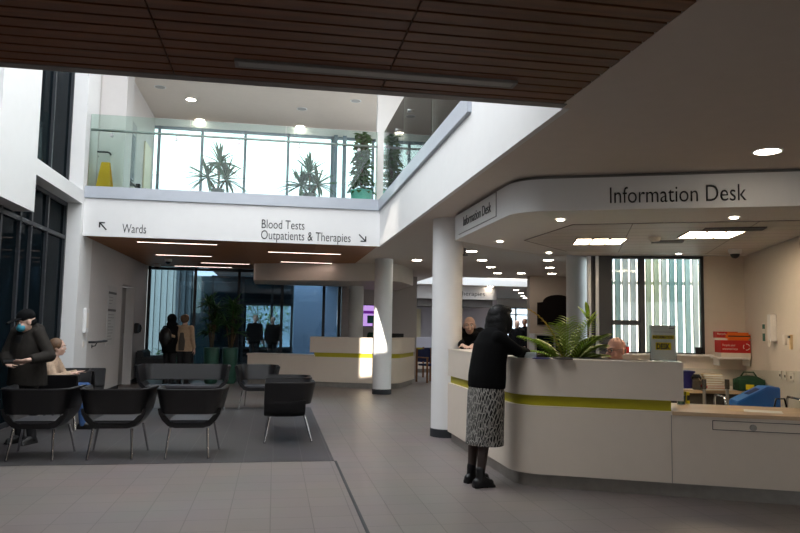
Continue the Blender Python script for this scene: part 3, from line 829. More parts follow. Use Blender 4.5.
# ------------------------------------------------------------------ light fittings
def downlight(label, x, y, z=CZ, r=.085, k='lamp', group=None):
    t = thing('downlight', label, 'ceiling light', (x, y, z), group=group)
    b = MB(); b.lathe([(r + .02, -.006), (r + .022, 0), (r, 0), (r, -.006)][::1], n=24); b.build('trim_ring', 'white', t, smooth='auto')
    b = MB(); b.lathe([(r, -.008), (r, -.001)], n=24); b.build('diffuser', k, t)
    return t
DL = [(3.83, 4.99, .095, 'round recessed downlight nearest the viewer, right of the bulkhead sign'),
      (3.6, 12.85, .1, 'downlight in the low ceiling just right of the nearest column top'),
      (2.98, 14.96, .1, 'downlight between the two white columns'),
      (4.29, 14.48, .1, 'first downlight of the row left of the plaque wall, nearest one'),
      (4.97, 16.06, .1, 'second downlight of the row left of the plaque wall'),
      (5.67, 17.73, .1, 'third downlight of the row left of the plaque wall'),
      (6.25, 17.55, .1, 'downlight at the edge of the ceiling just left of the plaque wall'),
      (5.58, 14.01, .1, 'nearest of the three downlights above the dark plaque'),
      (6.29, 15.7, .1, 'middle one of the three downlights above the dark plaque'),
      (7.01, 17.36, .1, 'farthest of the three downlights above the dark plaque'),
      (7.25, 23.45, .1, 'downlight beyond the rooflight, above the Therapies lettering'),
      (8.77, 25.19, .1, 'nearest of the small downlights in the farthest corridor'),
      (9.68, 27.19, .1, 'second of the small downlights in the farthest corridor'),
      (10.62, 29.6, .1, 'third of the small downlights in the farthest corridor'),
      (11.38, 31.44, .1, 'last small downlight before the bright far doors')]
DL += [(5.6, 3.4, .095, 'added fill downlight out of view in the right-hand ceiling, nearer the entrance'), (3.83, 2.4, .095, 'added fill downlight in line with the nearest one, one step towards the entrance'),  # unseen lamps added to brighten the right-hand ceiling and desk
       (3.83, -.2, .095, 'added fill downlight in line with the nearest one, two steps towards the entrance'), (6.3, .8, .095, 'added fill downlight in the right-hand ceiling over the entrance side'), (7.6, 2.6, .095, 'added fill downlight in the right-hand ceiling far to the right')]
for x, y, r, lb in DL: downlight(lb, x, y, r=r)
for x, y, lb in ((2.78, 8.6, 'tiny downlight under the short side of the bulkhead'), (2.8, 6.7, 'tiny downlight under the rounded corner of the bulkhead'), (4.32, 6.12, 'tiny downlight under the front of the bulkhead, below the lettering'),
                 (3.86, 9.66, 'tiny downlight at the back edge of the bulkhead, above the lit column'), (5.58, 9.15, 'tiny downlight at the back edge of the bulkhead, above the striped window')):
    downlight(lb, x, y, 2.505, .035)
for x, y, lb in ((-2.62, 15.87, 'unlit looking downlight in the upper ceiling at far left'), (-2.05, 16.62, 'bright upper-floor downlight nearer the viewer, left of the tall plant'), (-2.02, 18.3, 'bright upper-floor downlight right at the window head, left'),
                 (.49, 16.76, 'upper-floor downlight nearer the viewer, above the right-hand plant'), (.5, 18.3, 'upper-floor downlight at the window head, right'), (1.68, 15.87, 'small upper-floor downlight near the white corner wall')):
    downlight(lb, x * 1.029, y * 1.029, 6.7, .11, 'slotoff' if ('unlit' in lb or 'small' in lb or 'nearer the viewer, above' in lb) else 'lamp')
for y, lb in ((8.3, 'added upper-floor fill downlight in the right-hand gallery, nearer the viewer'), (11.4, 'added upper-floor fill downlight in the right-hand gallery, nearer the bridge')): downlight(lb, 3.2, y, 6.7, .11)  # lamps added to lighten the upper gallery and its glass
def linear(label, x0, x1, y, m='lampslot', group=None, z=CZ):
    t = thing('linear_light', label, 'ceiling light', ((x0 + x1) / 2, y, z), group=group)
    h = (x1 - x0) / 2
    b = MB(); b.box(-h, h, -.035, .035, -.014, -.002); b.build('diffuser', m, t)
    b = MB(); b.box(-h - .02, h + .02, -.05, -.035, -.016, .004); b.box(-h - .02, h + .02, .035, .05, -.016, .004); b.box(-h - .02, -h, -.035, .035, -.016, -.001); b.box(h, h + .02, -.035, .035, -.016, -.001)
    b.build('housing', 'trim', t)
for x0, x1, y, lb in ((-2.45, -1.07, 13.2, 'long lit ceiling strip nearest the word Wards'), (-2.5, -1.36, 15.56, 'lit ceiling strip second from the front, at left under the bridge'), (-1.75, -.63, 17.25, 'lit ceiling strip in the middle of the bridge soffit, deep'),
                      (-2.5, -1.1, 18.45, 'lit ceiling strip right against the courtyard glass'), (-.16, 1.26, 14.18, 'long lit ceiling strip below Outpatients & Therapies'), (.1, 1.26, 16.3, 'lit ceiling strip deeper in, above the far reception bulkhead')):
    linear(lb, x0, x1, y)
linear('long unlit grey light trough in the dark timber ceiling overhead', -.24, 1.34, 3.93, 'slotoff')

def office_light(label, c, rz):
    t = thing('ceiling_light', label, 'ceiling light', (c[0], c[1], 2.506), rz)
    b = MB()
    for x0, x1, y0, y1 in ((-.3, .3, -.3, -.28), (-.3, .3, .28, .3), (-.3, -.285, -.28, .28), (.285, .3, -.28, .28), (-.113, -.085, -.28, .28), (.085, .113, -.28, .28)): b.box(x0, x1, y0, y1, -.012, 0)
    b.build('frame', 'steel', t)
    for x in (-.197, 0, .197):
        b = MB(); b.box(x - .083, x + .083, -.28, .28, -.008, 0); b.build('diffuser', 'lampwarm', t)
office_light('warm three-panel office light in the desk soffit, left one', (3.93, 8.2), -.33)
office_light('warm three-panel office light in the desk soffit, right one by the grille', (4.81, 7.24), -.33)

def grille(label, c, rz, w=.3):
    t = thing('air_grille', label, 'vent', (c[0], c[1], 2.506), rz)
    b = MB(); b.box(-w, w, -.1, .1, -.006, .003); b.build('backing', 'black', t)
    b = MB()
    for i in range(7): b.box(-w, w, -.1 + i * .031, -.09 + i * .031, -.014, -.006)
    b.build('slats', 'trim', t)
grille('dark slatted air grille next to the right-hand office light', (4.78, 6.78), -.42)
grille('small dark slatted grille between the two office lights', (4.72, 7.98), -.42, .18)
t = thing('smoke_detector', 'round smoke detector between the two office lights', 'detector', (4.38, 7.68, 2.506))
b = MB(); b.lathe([(.03, -.05), (.055, -.045), (.07, -.012), (.075, 0)]); b.build('body', 'cardwhite', t, smooth='auto')
def dome(label, x, y, z):
    t = thing('dome_camera', label, 'camera', (x, y, z))
    b = MB(); b.lathe([(.075, -.06), (.08, -.05), (.085, .004)]); b.build('housing', 'white', t, smooth='auto')
    b = MB(); b.ell((0, 0, -.06), (.06, .06, .06)); b.build('lens_dome', 'black', t, smooth=True)
dome('dark dome camera in the soffit corner above the right wall', 6.0, 8.5, 2.505)
dome('dome camera under the bridge by the corridor wall and courtyard glass', -2.9, 18.3, CZ)
dome('small white dome camera under the bridge between the lit strips', -2.4, 16.65, CZ)
t = thing('sensor', 'small ceiling sensor on a stalk right of the nearest column', 'detector', (3.35, 12.4, CZ))
b = MB(); b.lathe([(.02, -.12), (.02, .004)]); b.lathe([(.01, -.15), (.06, -.14), (.06, -.12), (.02, -.11)]); b.build('body', 'trim', t, smooth='auto')

# ------------------------------------------------------------------ people
def frame(f, u=V((0, 0, 1))):
    f = V(f).normalized(); r = f.cross(u).normalized(); u = r.cross(f)
    return M(((r.x, f.x, u.x), (r.y, f.y, u.y), (r.z, f.z, u.z)))      # local x right, y forward, z up

def head_solids(b, c, f, k=1.0, bald=True):
    R = frame(f); q = R.to_quaternion(); P = lambda x, y, z: V(c) + R @ (V((x, y, z)) * k)
    e = lambda p, r: b.ell(P(*p), tuple(x * k for x in r), q, 16)
    e((0, -.012, .03), (.076, .096, .09)); e((0, .02, -.045), (.058, .066, .07)); e((0, .045, -.085), (.036, .036, .03))
    e((0, .098, -.022), (.014, .022, .017)); e((0, .09, .0), (.01, .016, .03)); e((0, .07, .028), (.056, .026, .014))
    e((0, .083, -.064), (.026, .016, .011))
    for s in (-1, 1): e((s * .077, -.008, -.012), (.013, .024, .034)); e((s * .042, .068, -.03), (.022, .022, .02))
    return P, q

def face_bits(o, c, f, k=1.0, brow='hairblack'):
    R = frame(f); q = R.to_quaternion(); P = lambda x, y, z: V(c) + R @ (V((x, y, z)) * k)
    for s in (-1, 1):
        b = MB(); b.ell(P(s * .031, .082, .006), .0115 * k, q, 10); b.build('eye', 'cardwhite', o, smooth=True)
        b = MB(); b.ell(P(s * .031, .0915, .006), (.005 * k, .004 * k, .005 * k), q, 8); b.build('iris', 'black', o, smooth=True)
        b = MB(); b.ell(P(s * .032, .092, .027), (.02 * k, .006 * k, .005 * k), q, 8); b.build('eyebrow', brow, o, smooth=True)
    b = MB(); b.ell(P(0, .096, -.064), (.024 * k, .006 * k, .006 * k), q, 10); b.build('mouth', mat('lips', (150, 84, 76), .5), o, smooth=True)

def hand_solids(b, w, d, palm, k=1.0, curl=.5, thumb=1):
    """w wrist, d pointing direction, palm = the way the palm faces; five fingers of their own lengths"""
    d = V(d).normalized(); p = V(palm); p = (p - d * p.dot(d)).normalized(); s = d.cross(p) * thumb
    w = V(w); q = M(((s.x, d.x, -p.x), (s.y, d.y, -p.y), (s.z, d.z, -p.z))).to_quaternion()
    b.ell(w + d * .045 * k, (.04 * k, .052 * k, .016 * k), q, 12)
    b.cap(w - d * .03 * k, .026 * k, w + d * .02 * k, .024 * k, 10)
    for i, L in enumerate((.07, .08, .075, .058)):
        a = w + d * .085 * k + s * (.03 - .02 * i) * k
        dd = (d + s * (.1 - .066 * i)).normalized(); r = .0095 * k
        for j, part_ in enumerate((.45, .32, .23)):
            dd = (dd + p * curl * (.35 if j == 0 else .6)).normalized(); e = a + dd * L * part_ * k
            b.cap(a, r, e, r * .9, 8); a = e; r *= .9
    a = w + d * .03 * k + s * .03 * k; dd = (d * .6 + s * .8 + p * .25).normalized(); r = .012 * k
    for L in (.045, .032):
        e = a + dd * L * k; b.cap(a, r, e, r * .88, 8); a = e; r *= .88; dd = (dd + d * .5 + p * curl * .5).normalized()

def person(label, base, f, J, top, top_secs, legs='trouser', skin='skin', vox=.011, sleeve=(.062, .05, .043), leg_r=(.092, .07, .05), top_name='coat', leg_name='trousers',
           shoe='black', hands=True, skirt=None, palms=None, group=None, headk=1.0, face=True, curl=.5, smooth=5, brow='hairblack', headf=None, shoes=True):
    """J: world joints. body = ONE fused skin mesh; clothing and hair are its children"""
    f = V((f[0], f[1], 0)).normalized(); side = V((f.y, -f.x, 0)); headf = V(headf) if headf is not None else f
    B = V(base)
    b = MB()
    head_solids(b, J['head'], headf, headk)
    hc = V(J['head'])
    b.cap(V(J['neck']), .058, hc + V((0, 0, -.07)) - headf * .02, .05)
    b.loft([(c, rx * .84, ry * .84) for c, rx, ry in top_secs if c.z > J['hipz'] - .05], side)
    for s in 'LR':
        b.cap(J['sh' + s], .05, J['el' + s], .038); b.cap(J['el' + s], .038, J['wr' + s], .026)
        d = (V(J['wr' + s]) - V(J['el' + s])).normalized()
        if 'hd' + s in J: d = V(J['hd' + s]).normalized()
        pl = (palms or {}).get(s, (0, 0, -1) if abs(d.z) < .7 else tuple(-side if s == 'R' else side))
        hand_solids(b, J['wr' + s], d, pl, headk, curl, 1 if s == 'L' else -1)
        b.cap(J['hi' + s], .068, J['kn' + s], .052); b.cap(J['kn' + s], .052, J['an' + s], .036)
        b.cap(V(J['an' + s]) - V((0, 0, .02)), .028, J['to' + s], .018)
    o = melt(b, 'person', skin, vox, smooth, origin=B, loc=B)
    tag(o, label, 'person', group)
    LB = B
    def child(bb, nm, m, v=vox, sm=smooth): return melt(bb, nm, m, v, sm, o, origin=LB)
    b = MB(); b.loft(top_secs, side)
    for s in 'LR':
        b.cap(V(J['neck']) - V((0, 0, .07)), .06, J['sh' + s], sleeve[0])
        b.cap(J['sh' + s], sleeve[0], V(J['sh' + s]).lerp(top_secs[len(top_secs) // 2][0], .55), sleeve[0] * 1.15)
        b.ell(J['sh' + s], sleeve[0] * 1.0, n=14)
        b.cap(J['sh' + s], sleeve[0], J['el' + s], sleeve[1], 14)
        w = V(J['el' + s]).lerp(V(J['wr' + s]), .93); b.cyl(J['el' + s], w, sleeve[1], sleeve[2], 14)
    child(b, top_name, top)
    b = MB()
    if skirt:
        b.loft(skirt, side); child(b, 'skirt', 'skirt', vox * .8, 3)
        b = MB()
        for s in 'LR': b.cap(J['kn' + s], .055, J['an' + s], .036)
        child(b, 'tights', 'tights')
    else:
        for s in 'LR': b.cap(J['hi' + s], leg_r[0], J['kn' + s], leg_r[1], 14); b.cap(J['kn' + s], leg_r[1], V(J['an' + s]) + V((0, 0, -.02)), leg_r[2], 14)
        b.ell(V(J['hiL']).lerp(V(J['hiR']), .5) + V((0, 0, .04)), (.15, .12, .12))
        child(b, leg_name, legs)
    if shoes:
        for s in 'LR':
            b = MB(); a = V(J['an' + s]); t_ = V(J['to' + s]); d = (t_ - a); d.z = 0; d.normalize()
            z0 = B.z
            def at_z(p, z): return V((p.x, p.y, z0 + z))
            b.cap(at_z(a - d * .035, .042), .042, at_z(t_ - d * .01, .036), .036); b.cap(at_z(a, .07), .045, at_z(t_ - d * .02, .036), .036)
            b.cap(at_z(a, .06), .043, at_z(a, .15 if skirt else .1), .043)
            b.box(-.043, .043, -.07, .02, 0, .03) if False else None
            hexs = []
            sd = V((d.y, -d.x, 0))
            for p, w in ((a - d * .075, .036), (t_ + d * .03, .04)):
                pass
            b.hexa([at_z(a - d * .072 - sd * .034, 0), at_z(a - d * .072 + sd * .034, 0), at_z(t_ + d * .03 + sd * .038, 0), at_z(t_ + d * .03 - sd * .038, 0),
                    at_z(a - d * .072 - sd * .034, .03), at_z(a - d * .072 + sd * .034, .03), at_z(t_ + d * .03 + sd * .038, .022), at_z(t_ + d * .03 - sd * .038, .022)])
            child(b, 'ankle_boot' if skirt else 'shoe', shoe, .008, 3)
    return o

def standing(x, y, f, h=1.72, lean=0, z=0, hunch=.0, tz=1.0):
    """default joints and torso sections for an upright figure; returns joints and a section maker"""
    k = h / 1.75; f = V((f[0], f[1], 0)).normalized(); r = V((f.y, -f.x, 0))
    def P(a, b_, c):
        b2 = b_ + (lean * max(0, (c - .92) / .5))
        return V((x, y, z)) + (r * a + f * b2 + V((0, 0, c))) * k
    J = dict(head=P(0, .03 + hunch, 1.635), neck=P(0, -.01, 1.47), hipz=z + .9 * k)
    for s, q in (('R', 1), ('L', -1)):
        J['sh' + s] = P(q * .175, 0, 1.415); J['el' + s] = P(q * .235, -.03, 1.13); J['wr' + s] = P(q * .235, .06, .9)
        J['hi' + s] = P(q * .085, 0, .92); J['kn' + s] = P(q * .09, .02, .5); J['an' + s] = P(q * .095, -.03, .085); J['to' + s] = P(q * .115, .12, .03)
    return J, P, k

# --- the woman at the desk, seen from behind, leaning on her forearms
F = V((.88, .47, 0)); yy = 6.3
J, P, k = standing(1.86, yy, F, 1.62)
J.update(head=at(501, 319.5, 6.36), neck=at(495, 333, 6.33), hipz=.85,
         shR=at(498, 338, 6.2), elR=V((2.17, 6.20, 1.205)), wrR=V((2.34, 6.40, 1.185)),
         shL=at(496, 335, 6.5), elL=V((2.18, 6.56, 1.21)), wrL=V((2.38, 6.50, 1.19)),
         hiR=at(486, 390, 6.25), knR=at(484, 440, 6.24), anR=at(480.5, 473, 6.22), toR=at(491, 483.5, 6.24),
         hiL=at(482, 388, 6.38), knL=at(474, 438, 6.42), anL=at(471.5, 467, 6.42), toL=at(486, 476, 6.50))
for s in 'LR': J['an' + s].z = .09; J['to' + s].z = .035
secs = [(at(486.5, 388, 6.32), .192, .15), (at(487, 376, 6.32), .194, .152), (at(488.5, 360, 6.32), .185, .142), (at(491, 346, 6.32), .185, .138), (at(494, 336, 6.32), .168, .115), (at(495.5, 330, 6.33), .11, .085), (at(496.5, 326, 6.33), .062, .062)]
sk = [(at(484.5, 444.5, 6.32), .178, .172), (at(485, 430, 6.32), .176, .168), (at(485.5, 410, 6.32), .182, .162), (at(486, 392, 6.32), .186, .15), (at(486.5, 380, 6.32), .17, .13)]
w = person('woman in black sweater and patterned skirt leaning on the information desk, seen from behind', (1.86, yy, 0), F, J, 'darkfab', secs, skin='skindark', vox=.008, sleeve=(.066, .056, .044),
           skirt=sk, top_name='sweater', shoe='leather', curl=.3, smooth=16, headf=(.9, .42, -.12))
hc = J['head']; R = frame((.9, .42, -.12)); q = R.to_quaternion(); o0 = V((1.86, yy, 0))
HP = lambda a, b_, c: hc - o0 + R @ V((a, b_, c))
b = MB(); b.ell(HP(0, -.03, .03), (.108, .112, .108), q, 22); b.ell(HP(0, -.05, -.02), (.122, .095, .10), q, 22); b.ell(HP(0, -.055, -.07), (.128, .085, .075), q, 22)
b.ell(HP(.088, -.005, -.045), (.04, .07, .095), q, 16); b.ell(HP(-.088, -.005, -.045), (.04, .07, .095), q, 16); b.ell(HP(0, .03, .09), (.085, .066, .042), q, 16)
rr = random.Random(21)
for i in range(26):
    a_ = PI * (1.05 + .9 * i / 25) ; b.ell(HP(.118 * math.cos(a_), -.035 + .085 * math.sin(a_), -.105 + rr.uniform(-.02, .02)), (.02, .02, .04), q, 8)
melt(b, 'hair', 'hairblack', .008, 7, w)
b = MB(); b.ell(HP(0, .075, -.06), (.058, .045, .05), q, 14); b.build('face_mask', 'black', w, smooth=True)
face_bits(w, hc - o0, (.9, .42, -.12))
b = MB()
for s in (-1, 1):
    b.tube([HP(s * .03 + .024 * math.cos(t), .108, .008 + .02 * math.sin(t)) for t in [2 * PI * i / 14 for i in range(15)]], .0025, 6); b.tube([HP(s * .054, .106, .01), HP(s * .08, 0, .01)], .0022, 6)
b.build('glasses', 'black', w, smooth=True)

# --- man in the parka with cap and blue mask, looking down at what he holds
F = V((-.5, -.86, 0)); bx, by = -2.79, 8.92
J, P, k = standing(bx, by, F, 1.66, lean=.04)
hd = at(26, 321.5, 8.8)
J.update(head=hd, neck=P(0, .0, 1.38), shR=P(.175, 0, 1.335), shL=P(-.175, 0, 1.335), elR=at(6, 356, 8.95), wrR=at(7, 363, 8.72), elL=at(50, 356, 8.75), wrL=at(29, 360, 8.58))
J['hdR'] = V((.5, -.6, -.35)); J['hdL'] = V((-.8, -.5, -.2))
secs = [(P(0, 0, .70), .25, .175), (P(0, 0, .85), .24, .17), (P(0, .0, 1.0), .22, .16), (P(0, 0, 1.15), .215, .155), (P(0, -.01, 1.26), .205, .14), (P(0, -.015, 1.34), .185, .12), (P(0, -.01, 1.40), .12, .1), (P(0, 0, 1.44), .08, .085)]
m = person('man in dark parka, black cap and blue face mask standing behind the front chairs', (bx, by, 0), F, J, 'olive', secs, vox=.008, sleeve=(.074, .068, .055), top_name='parka', smooth=8, palms={'R': (0, .3, 1), 'L': (.3, .6, .5)}, headf=(-.78, -.58, -.30), curl=.6)
R = frame((-.78, -.58, -.30)); q = R.to_quaternion(); o0 = V((bx, by, 0)); HP = lambda a, b_, c: hd - o0 + R @ V((a, b_, c))
b = MB(); b.ell(HP(0, -.012, .058), (.084, .104, .086), q, 20); melt(b, 'cap', 'blackcoat', .008, 3, m)
b = MB(); b.loft([(HP(0, .06, .05), .078, .014), (HP(0, .13, .046), .078, .011), (HP(0, .195, .03), .05, .008)], R @ V((1, 0, 0))); b.build('cap_peak', 'blackcoat', m, smooth='auto')
b = MB(); b.ell(HP(0, .068, -.05), (.066, .05, .052), q, 18); b.build('face_mask', 'maskblue', m, smooth=True)
face_bits(m, hd - o0, (-.78, -.58, -.30))
b = MB(); b.ell(HP(0, -.045, -.02), (.079, .07, .045), q, 14); melt(b, 'hair', 'blackcoat', .009, 3, m)
b = MB(); b.ell(P(0, -.11, 1.37) - o0, (.14, .07, .08), frame(F).to_quaternion(), 16); b.ell(P(0, .0, 1.40) - o0, (.11, .1, .045), frame(F).to_quaternion(), 16); melt(b, 'hood', 'olive', .01, 5, m)
b = MB(); c1 = P(.0, .12, 1.30) - o0; b.loft([(c1, .055, .02), (c1 + V((0, 0, -.2)) , .05, .02), (c1 + V((0, 0, -.36)), .05, .02)], frame(F) @ V((1, 0, 0))); melt(b, 'scarf', 'trouser', .009, 3, m)
wl = J['wrL'].lerp(J['wrR'], .45) + F * .09 + V((0, 0, .0))
b = MB(); b.box(-.085, .06, -.045, .045, -.012, .012); ww = b.build('wallet', 'black', None, bevel=.004, smooth='auto', loc=wl); ww.rotation_euler = (.3, 0, .5)
tag(ww, 'black wallet held in both hands by the man in the parka', 'wallet')

# --- seated person with beige knit and jeans, half hidden behind him
base = V((-2.75, 10.15, .003)); F = V((1, 0, 0))
Jp = dict(head=V((-2.83, 10.2, 1.06)), neck=V((-2.89, 10.17, .92)), hipz=.45, shR=V((-2.89, 10.0, .86)), shL=V((-2.89, 10.34, .86)), elR=V((-2.79, 9.95, .66)), elL=V((-2.79, 10.4, .66)), wrR=V((-2.60, 10.05, .72)), wrL=V((-2.60, 10.3, .72)),
          hiR=V((-2.91, 10.07, .5)), hiL=V((-2.91, 10.25, .5)), knR=V((-2.47, 10.05, .53)), knL=V((-2.47, 10.26, .53)), anR=V((-2.43, 10.05, .09)), anL=V((-2.43, 10.26, .09)), toR=V((-2.28, 10.05, .04)), toL=V((-2.28, 10.26, .04)))
secs = [(V((-2.91, 10.16, .46)), .17, .12), (V((-2.92, 10.16, .62)), .165, .12), (V((-2.91, 10.16, .76)), .17, .12), (V((-2.90, 10.16, .87)), .15, .1), (V((-2.89, 10.16, .92)), .07, .07)]
p = person('seated person in beige knit and blue jeans half hidden behind the man in the parka', base - V((0, 0, .003)), F, Jp, 'beige', secs, legs='denim', leg_name='jeans', top_name='cardigan', sleeve=(.07, .06, .048), headk=.95)
hc = Jp['head'] - base + V((0, 0, .003)); q = frame(F).to_quaternion()
b = MB(); b.ell(hc + V((-.03, 0, .035)), (.1, .1, .09), None, 16); b.ell(hc + V((-.06, 0, -.06)), (.06, .09, .1), None, 14); melt(b, 'hair', 'hairbrown', .01, 4, p)
face_bits(p, hc, F, .95)
t = tag(MB().box(-.04, .04, -.075, .075, -.005, .005).build('mobile_phone', 'black', None, loc=V((-2.44, 10.17, .76))), 'dark phone in the hands of the seated person in jeans', 'phone'); t.rotation_euler = (0, -.5, 0)

# --- couple by the courtyard glass
F = V((.35, .93, 0)); J, P, k = standing(-2.0, 16.85, F, 1.62, hunch=-.01)
J.update(elL=V((-2.2, 16.84, 1.1)), wrL=V((-2.34, 16.80, 1.14)), head=V((-2.0, 16.86, 1.50)))
secs = [(P(0, 0, .84), .2, .14), (P(0, 0, 1.0), .19, .135), (P(0, 0, 1.15), .185, .135), (P(0, 0, 1.3), .19, .125), (P(0, 0, 1.4), .16, .1), (P(0, 0, 1.5), .06, .06)]
p = person('person in tan and grey quilted jacket by the courtyard glass, arm round the other', (-2.0, 16.85, 0), F, J, 'tan', secs, top_name='quilted_jacket', headk=.98, headf=(-.55, .8, -.2))
hc = J['head'] - V((-2.0, 16.85, 0))
b = MB(); b.ell(hc + V((-.01, -.03, .015)), (.1, .1, .1), None, 16); melt(b, 'hair', 'hairbrown', .011, 4, p)
b = MB(); b.loft([(P(.0, -.125, .86) - V((-2.0, 16.85, 0)), .08, .03), (P(0, -.125, 1.1) - V((-2.0, 16.85, 0)), .085, .03), (P(0, -.118, 1.3) - V((-2.0, 16.85, 0)), .05, .025)], V((F.y, -F.x, 0))); melt(b, 'back_panel', 'greyquilt', .011, 3, p)
F = V((.5, .85, 0)); J, P, k = standing(-2.32, 16.95, F, 1.60, hunch=.02)
secs = [(P(0, 0, .80), .2, .15), (P(0, 0, 1.0), .2, .15), (P(0, 0, 1.2), .2, .15), (P(0, 0, 1.35), .19, .13), (P(0, 0, 1.44), .12, .11), (P(0, 0, 1.52), .07, .07)]
p = person('person in long black hooded coat by the courtyard glass, left of the couple', (-2.32, 16.95, 0), F, J, 'blackcoat', secs, headk=.98, headf=(.6, .8, -.3))
hc = J['head'] - V((-2.32, 16.95, 0)); b = MB(); b.ell(hc + V((-.01, -.02, .01)), (.11, .115, .125), None, 16); b.ell(hc + V((0, -.03, -.11)), (.13, .1, .07), None, 16); melt(b, 'hood', 'blackcoat', .011, 4, p)
b = MB(); b.ell(P(0, -.2, 1.2) - V((-2.32, 16.95, 0)), (.16, .11, .22), frame(F).to_quaternion(), 16); melt(b, 'backpack', 'black', .012, 3, p)

# --- bald man leaning on the far end of the information desk
F = V((-.25, -.97, 0)); bx, by = 2.62, 9.5
J, P, k = standing(bx, by, F, 1.66, lean=.07)
hd = at(469.5, 325.5, 9.34)
J.update(head=hd, neck=hd + V((.02, .05, -.14)), elR=at(459, 343, 9.25), wrR=V((2.40, 8.95, 1.18)), elL=at(484, 342, 9.2), wrL=V((2.52, 8.92, 1.18)), hdR=V((.1, -.9, -.05)), hdL=V((-.3, -.9, -.05)))
secs = [(P(0, 0, .85), .2, .14), (P(0, 0, 1.05), .2, .145), (P(0, 0, 1.2), .205, .145), (P(0, 0, 1.33), .205, .125), (P(0, 0, 1.42), .16, .1), (P(0, 0, 1.5), .08, .075)]
p = person('bald man in black hooded jacket leaning on the far end of the information desk', (bx, by, 0), F, J, 'blackcoat', secs, skin='skin', top_name='jacket', vox=.009, sleeve=(.08, .068, .05), headf=(-.3, -.95, -.05))
o0 = V((bx, by, 0)); face_bits(p, hd - o0, (-.3, -.95, -.05), brow='hairgrey')
R = frame((-.3, -.95, -.05)); q = R.to_quaternion(); HP = lambda a, b_, c: hd - o0 + R @ V((a, b_, c))
b = MB(); b.ell(HP(0, -.035, .02), (.0785, .078, .065), q, 16); melt(b, 'hair', 'hairgrey', .009, 3, p)
b = MB(); b.ell(HP(0, -.06, -.12), (.15, .09, .07), q, 16); b.ell(HP(.1, 0, -.13), (.06, .08, .05), q, 12); b.ell(HP(-.1, 0, -.13), (.06, .08, .05), q, 12); melt(b, 'hood', 'blackcoat', .01, 4, p)

# --- seated man at the information desk
base = V((3.62, 7.3, 0)); hd = at(616, 350, 7.3); F = V((-.93, -.3, 0)); Fh = V((-.95, -.28, -.12))
r_ = V((F.y, -F.x, 0))
sp = lambda a, b_, c: V((hd.x, hd.y, 0)) + r_ * a + F * b_ + V((0, 0, c))
Jp = dict(head=hd, neck=sp(0, -.05, hd.z - .17), hipz=.5, hiR=sp(.09, -.05, .52), hiL=sp(-.09, -.05, .52), knR=sp(.1, .38, .53), knL=sp(-.1, .38, .53), anR=sp(.1, .36, .09), anL=sp(-.1, .36, .09), toR=sp(.1, .5, .04), toL=sp(-.1, .5, .04))
for s, qd in (('R', 1), ('L', -1)): Jp['sh' + s] = sp(qd * .18, -.06, hd.z - .22); Jp['el' + s] = sp(qd * .22, .0, .8); Jp['wr' + s] = sp(qd * .14, .22, .77)
secs = [(sp(0, -.06, .48), .18, .14), (sp(0, -.07, .65), .18, .145), (sp(0, -.07, .85), .19, .14), (sp(0, -.06, hd.z - .25), .18, .115), (sp(0, -.05, hd.z - .18), .09, .08), (sp(0, -.05, hd.z - .14), .066, .066)]
p = person('bald man with glasses sitting behind the information desk, only his head showing', V((hd.x, hd.y, 0)), F, Jp, 'paper', secs, skin='skinred', top_name='shirt', vox=.008, headf=Fh, sleeve=(.07, .06, .045), headk=1.14)
o0 = V((hd.x, hd.y, 0)); face_bits(p, hd - o0, Fh, 1.14, 'hairgrey')
R = frame(Fh); q = R.to_quaternion(); HP = lambda a, b_, c: hd - o0 + R @ (V((a, b_, c)) * 1.14)
b = MB()
for s in (-1, 1):
    b.tube([HP(s * .032 + .025 * math.cos(t_), .108, .006 + .019 * math.sin(t_)) for t_ in [2 * PI * i / 14 for i in range(15)]], .0028, 6); b.tube([HP(s * .057, .106, .01), HP(s * .083, 0, .008)], .0028, 6)
b.tube([HP(-.008, .11, .008), HP(.008, .11, .008)], .0025, 6)
b.build('glasses', 'black', p, smooth=True)
b = MB(); b.ell(HP(0, -.05, -.012), (.0785, .066, .045), q, 16); melt(b, 'hair', 'hairgrey', .008, 3, p)
t = thing('office_chair', 'office chair under the seated man behind the information desk', 'chair', (hd.x + .06, hd.y + .02, 0), .3)
b = MB(); b.box(-.24, .24, -.23, .23, .38, .44); b.build('seat', 'navy', t, bevel=.02, smooth='auto')
b = MB(); b.cyl((0, 0, .06), (0, 0, .38), .03); b.build('gas_lift', 'black', t, smooth='auto')
b = MB()
for i in range(5): b.tube([(0, 0, .08), (.27 * math.cos(i * 1.257), .27 * math.sin(i * 1.257), .03)], .02)
b.build('base', 'black', t, smooth=True)
b = MB(); b.box(.24, .28, -.2, .2, .5, .92); b.build('backrest', 'navy', t, bevel=.015, smooth='auto')

# --- far people
def simple(x, y, f, h, label, top, hair, lean=0, skin='skin', group=None):
    F = V((f[0], f[1], 0)).normalized(); J, P, k = standing(x, y, F, h, lean=lean)
    secs = [(P(0, 0, .8), .21, .14), (P(0, 0, 1.0), .2, .14), (P(0, 0, 1.2), .205, .14), (P(0, 0, 1.35), .195, .12), (P(0, 0, 1.43), .13, .095), (P(0, 0, 1.5), .065, .065)]
    p = person(label, (x, y, 0), F, J, top, secs, skin=skin, vox=.014, smooth=3, sleeve=(.078, .064, .05), group=group)
    face_bits(p, J['head'] - V((x, y, 0)), F)
    if hair:
        b = MB(); b.ell(J['head'] - V((x, y, 0)) + V((-F.x * .03, -F.y * .03, .035)), (.09, .09, .085), None, 14); melt(b, 'hair', hair, .012, 3, p)
    return p
simple(7.42, 21.2, (-.2, -1, 0), 1.68, 'distant man with cropped hair in dark jacket, left of the pair in the bright corridor', 'blackcoat', None)
